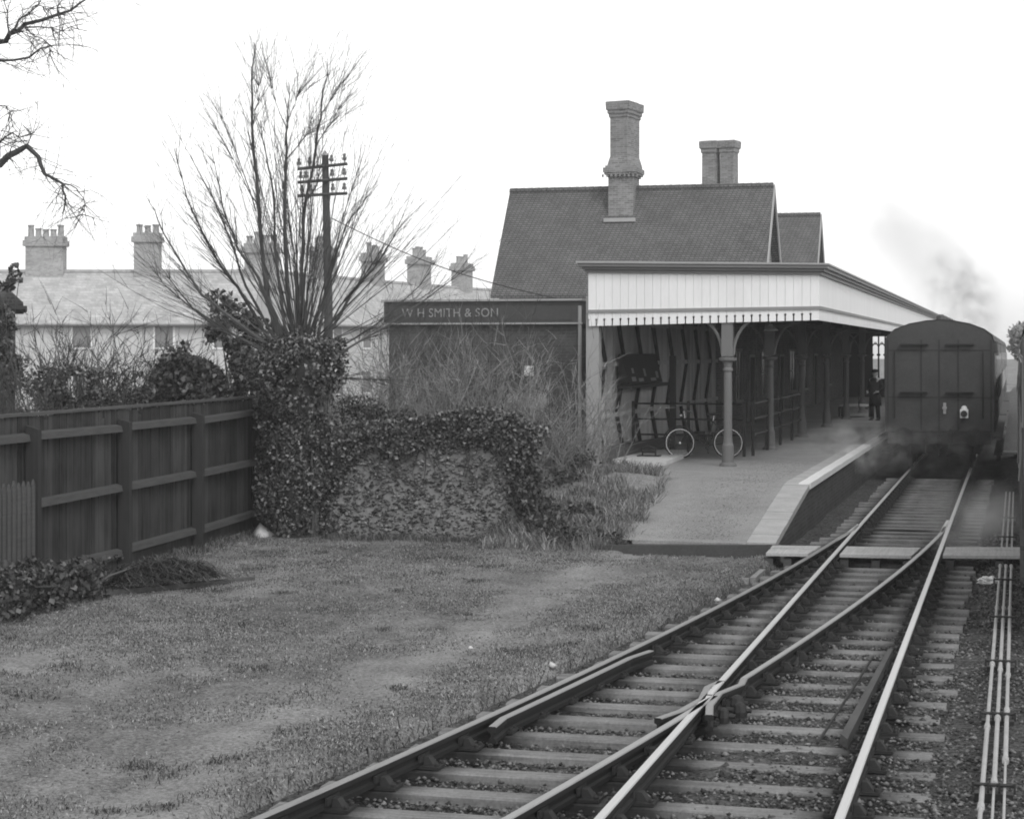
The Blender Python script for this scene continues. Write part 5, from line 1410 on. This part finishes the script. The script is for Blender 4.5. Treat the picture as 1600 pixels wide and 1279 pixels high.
# ================================================================ bicycle
def bicycle():
    A = W(-7.42, 43.15, PZ + .36); B = W(-6.36, 43.45, PZ + .36)
    e = (B - A).normalized(); up = Vector((0, 0, 1)); s = e.cross(up)
    lean = Vector((0, 0, 1)) * math.cos(.10) - s * math.sin(.10) * 1.0
    t = thing('bicycle', 'old bicycle leaning by the canopy post with pale wheel rims', 'bicycle', W(-6.9, 43.3, PZ))
    for c in (A, B):
        w = MB().torus(c, e, lean, .335, .019, 36, 6).build('wheel', m_tyre, t)
        MB().torus(c, e, lean, .312, .016, 36, 6).build('rim', m_chrome, w)
        m = MB()
        for k in range(18):
            a = 2 * math.pi * k / 18; m.tube([c, c + (e * math.cos(a) + lean * math.sin(a)) * .31], .0022, 3, raw=True)
        n = e.cross(lean); m.tube([c - n * .05, c + n * .05], .025, 8, raw=True); m.build('spokes', m_chrome, w)
        m = MB()
        for k in range(9):
            a = math.radians(20 + 17 * k); pass
        m.tube([c + (e * math.cos(math.radians(15 + 19 * k)) + lean * math.sin(math.radians(15 + 19 * k))) * .385 for k in range(9)], .018, 5, raw=True); m.build('mudguard', m_soot, w)
    def P(x, z): return A + e * x + lean * z
    m = MB(); hd0, hd1 = P(.17, .34), P(.12, .56)
    bb, st = P(.60, -.06), P(.76, .50)
    for a, b, r in ((hd0, hd1, .02), (hd1, st, .016), (hd0, bb, .017), (bb, st, .016), (bb, B, .012), (st, B, .011), (hd0, A, .013)): m.tube([a, b], r, 8, raw=True)
    m.build('bike_frame', m_soot, t)
    m = MB(); m.tube([hd1, P(.10, .72)], .013, 6, raw=True); m.tube([P(.24, .70) + s * .27, P(.10, .76) + s * .2, P(.08, .73), P(.10, .76) - s * .2, P(.24, .70) - s * .27], .013, 6, raw=True); m.build('handlebar', m_chrome, t)
    m = MB(); m.tube([st, P(.79, .62)], .012, 6, raw=True); sd_ = m.build('seat_post', m_chrome, t)
    m = MB(); m.loft([[P(x, z) + s * (w * math.cos(a)) + lean * (.03 * math.sin(a)) for a in [2 * math.pi * i / 8 for i in range(8)]] for x, z, w in ((.64, .66, .02), (.72, .65, .05), (.82, .66, .10), (.90, .67, .09), (.92, .67, .03))]); m.build('saddle', m_soot, t)
    m = MB(); m.torus(bb + s * .04, e, lean, .085, .008, 20, 4); m.tube([bb + s * .05, bb + s * .05 - lean * .16 + e * .03], .009, 5, raw=True); m.tube([bb - s * .05, bb - s * .05 + lean * .16 - e * .03], .009, 5, raw=True)
    for q, sg in ((-1, 1), (1, -1)): m.tube([bb + s * .05 * sg + lean * .16 * q - e * .03 * q, bb + s * .14 * sg + lean * .16 * q - e * .03 * q], .016, 6, raw=True)
    m.build('pedals', m_iron, t)
    m = MB(); c = P(.06, .62); m.tube([c, c - e * .06], [.04, .055], 12, raw=True); m.build('headlamp', m_chrome, t)
bicycle()

# ================================================================ luggage barrow
lb_ = thing('luggage_barrow', 'low luggage barrow with pale planks on the platform beside the person', 'barrow', W(-5.75, 72, PZ))
mb = MB(W)
for k in range(6): mb.box(-6.3, -5.3, 71.0 + .3 * k, 71.28 + .3 * k, PZ + .42, PZ + .47)
mb.build('bed', m_board, lb_)
mb = MB(W); mb.box(-6.3, -6.22, 71, 72.8, PZ + .33, PZ + .417); mb.box(-5.38, -5.3, 71, 72.8, PZ + .33, PZ + .417); mb.build('chassis', m_fencerail, lb_)
for x in (-6.35, -5.25):
    for v in (71.35, 72.45):
        m = MB(W); m.torus(W(x, v, PZ + .2), (SN, CS, 0), (0, 0, 1), .18, .022, 18, 5); m.tube([(x - .02, v, PZ + .2), (x + .02, v, PZ + .2)], .05, 8)
        for k in range(6): a = k * math.pi / 3; m.tube([(x, v, PZ + .2), (x, v + .17 * math.cos(a), PZ + .2 + .17 * math.sin(a))], .012, 4)
        m.build('wheel', m_iron, lb_)
m = MB(W); m.tube([(-6.0, 71, PZ + .4), (-6.0, 70.7, PZ + .95), (-5.6, 70.7, PZ + .95), (-5.6, 71, PZ + .4)], .02, 6); m.build('handle', m_iron, lb_)

# ================================================================ person (one skinned body)
def person(label, base, face, coat):
    t = thing('person', label, 'person', base)
    R = Vector((math.cos(face), math.sin(face), 0)); Fw = Vector((-math.sin(face), math.cos(face), 0)); up = Vector((0, 0, 1))
    def P(x, y, z): return R * x + Fw * y + up * z
    V, E, Rd = [], [], []
    def nd(p, r, par=None):
        V.append(tuple(p)); Rd.append(r)
        if par is not None: E.append((par, len(V) - 1))
        return len(V) - 1
    pel = nd(P(0, 0, .95), .155)
    wa = nd(P(0, .01, 1.10), .145, pel); chst = nd(P(0, .02, 1.30), .165, wa); sh_ = nd(P(0, 0, 1.44), .12, chst); nk = nd(P(0, .0, 1.52), .058, sh_)
    j = nd(P(0, .025, 1.585), .075, nk); h1 = nd(P(0, .015, 1.66), .092, j); nd(P(0, .0, 1.73), .075, h1)
    nd(P(0, .115, 1.635), .016, h1)
    for s in (-1, 1):
        nd(P(s * .10, .005, 1.64), .016, h1)
        hip = nd(P(s * .10, 0, .88), .105, pel); kn = nd(P(s * .12, .03, .50), .068, hip); an = nd(P(s * .13, -.02, .10), .048, kn); nd(P(s * .14, .14, .04), .038, nd(P(s * .135, .03, .05), .045, an))
        s0 = nd(P(s * .17, 0, 1.42), .072, sh_); el = nd(P(s * .27, -.06, 1.16), .048, s0)
        wr = nd(P(s * .22, .16, 1.02), .033, el); pm = nd(P(s * .17, .23, 1.0), .036, wr)
        for k, (dx, L) in enumerate(((-.03, .07), (-.01, .085), (.01, .08), (.03, .06))):
            f1 = nd(P(s * .15 + dx, .26, .99), .010, pm); nd(P(s * .13 + dx, .26 + L * .5, .97 - .01 * k), .008, f1)
        th_ = nd(P(s * .20, .25, 1.04), .011, pm); nd(P(s * .19, .29, 1.06), .009, th_)
    me = bpy.data.meshes.new('body'); me.from_pydata(V, E, [])
    o = bpy.data.objects.new('body', me); COL.objects.link(o); o.parent = t
    sk = o.modifiers.new('skin', 'SKIN')
    lay = me.skin_vertices[0].data if len(me.skin_vertices) else None
    if lay is None:
        bm_ = bmesh.new(); bm_.from_mesh(me); bm_.verts.layers.skin.verify(); bm_.to_mesh(me); bm_.free(); lay = me.skin_vertices[0].data
    for i, r in enumerate(Rd): lay[i].radius = (r, r)
    lay[0].use_root = True
    ss = o.modifiers.new('smooth', 'SUBSURF'); ss.levels = 1; ss.render_levels = 2
    me.materials.append(m_skin)
    def T(x, y, z): return Vector(base) + P(x, y, z)
    m = MB(T); n = 14
    m.loft([[(rx * math.cos(2 * math.pi * i / n), ry * math.sin(2 * math.pi * i / n) + oy, z) for i in range(n)] for rx, ry, oy, z in ((.23, .19, 0, .52), (.205, .175, 0, .85), (.185, .16, .01, 1.08), (.215, .175, .015, 1.30), (.20, .14, 0, 1.44), (.09, .085, 0, 1.51))])
    for s in (-1, 1): m.tube([(s * .17, 0, 1.43), (s * .275, -.06, 1.16), (s * .225, .14, 1.03)], [.085, .066, .05], 9)
    m.build('coat', m_coat, t, smooth=True)
    m = MB(T)
    for s in (-1, 1): m.tube([(s * .10, 0, .9), (s * .12, .03, .5), (s * .13, -.015, .07)], [.115, .085, .068], 9)
    m.build('trousers', m_coat, t, smooth=True)
    m = MB(T); m.lathe(0, .01, [(.105, 1.70), (.12, 1.715), (.115, 1.76), (.09, 1.80), (.02, 1.81)], 14); m.box(-.07, .07, .09, .17, 1.700, 1.712); m.build('cap', m_coat, t, smooth=False)
    m = MB(T)
    for s in (-1, 1): m.lathe(s * .035, .098, [(.004, 1.652), (.011, 1.656), (.011, 1.664), (.004, 1.668)], 6)
    m.box(-.03, .03, .094, .106, 1.598, 1.604); m.build('eyes_and_mouth', m_soot, t)
    m = MB(T)
    for s in (-1, 1): m.loft([[(s * .138 + .05 * math.cos(a), .05 + .135 * math.sin(a), z) for a in [2 * math.pi * i / 10 for i in range(10)]] for z in (0.0, .05)] + [[(s * .138 + .035 * math.cos(a), .0 + .05 * math.sin(a), .11) for a in [2 * math.pi * i / 10 for i in range(10)]]])
    m.build('boots', m_dark, t)
person('person in a dark coat and cap standing on the platform before the arched lights', W(-4.85, 68.6, PZ), -TH + math.pi * .85, m_coat)

# ================================================================ smoke and steam
def puff(name, label, c, axis_, rad, dens, col, nscale, thr, cat='smoke'):
    bm_ = bmesh.new(); bmesh.ops.create_icosphere(bm_, subdivisions=3, radius=1); me = bpy.data.meshes.new(name); bm_.to_mesh(me); bm_.free()
    o = bpy.data.objects.new(name, me); COL.objects.link(o); o.location = c; o.scale = rad
    o.rotation_euler = Vector(axis_).to_track_quat('X', 'Z').to_euler()
    def build(t):
        tc = t.nodes.new('ShaderNodeTexCoord'); ge = t.nodes.new('ShaderNodeNewGeometry')
        ln = t.nodes.new('ShaderNodeVectorMath'); ln.operation = 'LENGTH'; t.links.new(tc.outputs['Object'], ln.inputs[0])
        fall = t.nodes.new('ShaderNodeMapRange'); fall.inputs[1].default_value = 1.0; fall.inputs[2].default_value = .25; t.links.new(ln.outputs['Value'], fall.inputs[0])
        nz = t.nodes.new('ShaderNodeTexNoise'); nz.inputs['Scale'].default_value = nscale; nz.inputs['Detail'].default_value = 5; nz.inputs['Roughness'].default_value = .6
        t.links.new(ge.outputs['Position'], nz.inputs['Vector'])
        mr = t.nodes.new('ShaderNodeMapRange'); mr.inputs[1].default_value = thr; mr.inputs[2].default_value = thr + .25; t.links.new(nz.outputs[0], mr.inputs[0])
        m1 = t.nodes.new('ShaderNodeMath'); m1.operation = 'MULTIPLY'; t.links.new(fall.outputs[0], m1.inputs[0]); t.links.new(mr.outputs[0], m1.inputs[1])
        m2 = t.nodes.new('ShaderNodeMath'); m2.operation = 'MULTIPLY'; t.links.new(m1.outputs[0], m2.inputs[0]); m2.inputs[1].default_value = dens
        return m2.outputs[0]
    me.materials.append(volume_mat(name, 0, col, 0.0, build))
    tag(o, label, cat, kind='stuff')
puff('smoke', 'dark engine smoke rising behind the carriage roof', PX(1500, 470, 108), (-.4, 0, 1), (3.4, 2.2, 2.4), .65, .32, 1.0, .46)
puff('smoke', 'dark wisp of engine smoke right of the carriage roof', PX(1538, 490, 106), (0, 0, 1), (2.8, 1.1, 1.1), .6, .4, 1.3, .44)
puff('smoke', 'faint drifting trail of engine smoke above the canopy', PX(1405, 350, 107), (-1, 0, .95), (9.0, 3.2, 2.8), .17, .5, .32, .30)
puff('steam', 'thin steam drifting low round the carriage wheels', tuple(W(-2.2, 48.4, .75)), (CS, -SN, 0), (2.6, 1.6, 1.0), .7, .55, 2.2, .50, 'steam')
puff('steam', 'wisp of steam at the platform edge beside the carriage', tuple(W(-3.7, 46.5, .9)), (CS, -SN, 0), (1.4, 1.8, .8), 1.5, .9, 2.2, .50, 'steam')
puff('steam', 'thin steam over the boarded crossing right of the rail', tuple(W(-.7, 32.5, .45)), (SN, CS, 0), (4.5, 1.0, .7), .8, .9, 1.4, .48, 'steam')
# hazy trees on the skyline at the right
for (px, py, Y, r, lb) in ((1594, 520, 150, 1.6, 'hazy tree at the right edge between the two trains'),):
    p = PX(px, py, Y); t = thing('skyline_tree', lb, 'tree', (p.x, p.y, 0))
    leaf_mesh('crown', np.concatenate([cloud(170, (p.x + rnd.gauss(0, r * .4), p.y + rnd.gauss(0, r * .4), p.z + rnd.gauss(-.4, r * .4)), (r * .6, r * .6, r * .5), .5) for _ in range(7)]), .30, m_paletwig, t)
    MB().tube([(p.x, p.y, 0), (p.x + .1, p.y, p.z)], [.3, .1], 8, raw=True).build('trunk', m_bark, t)
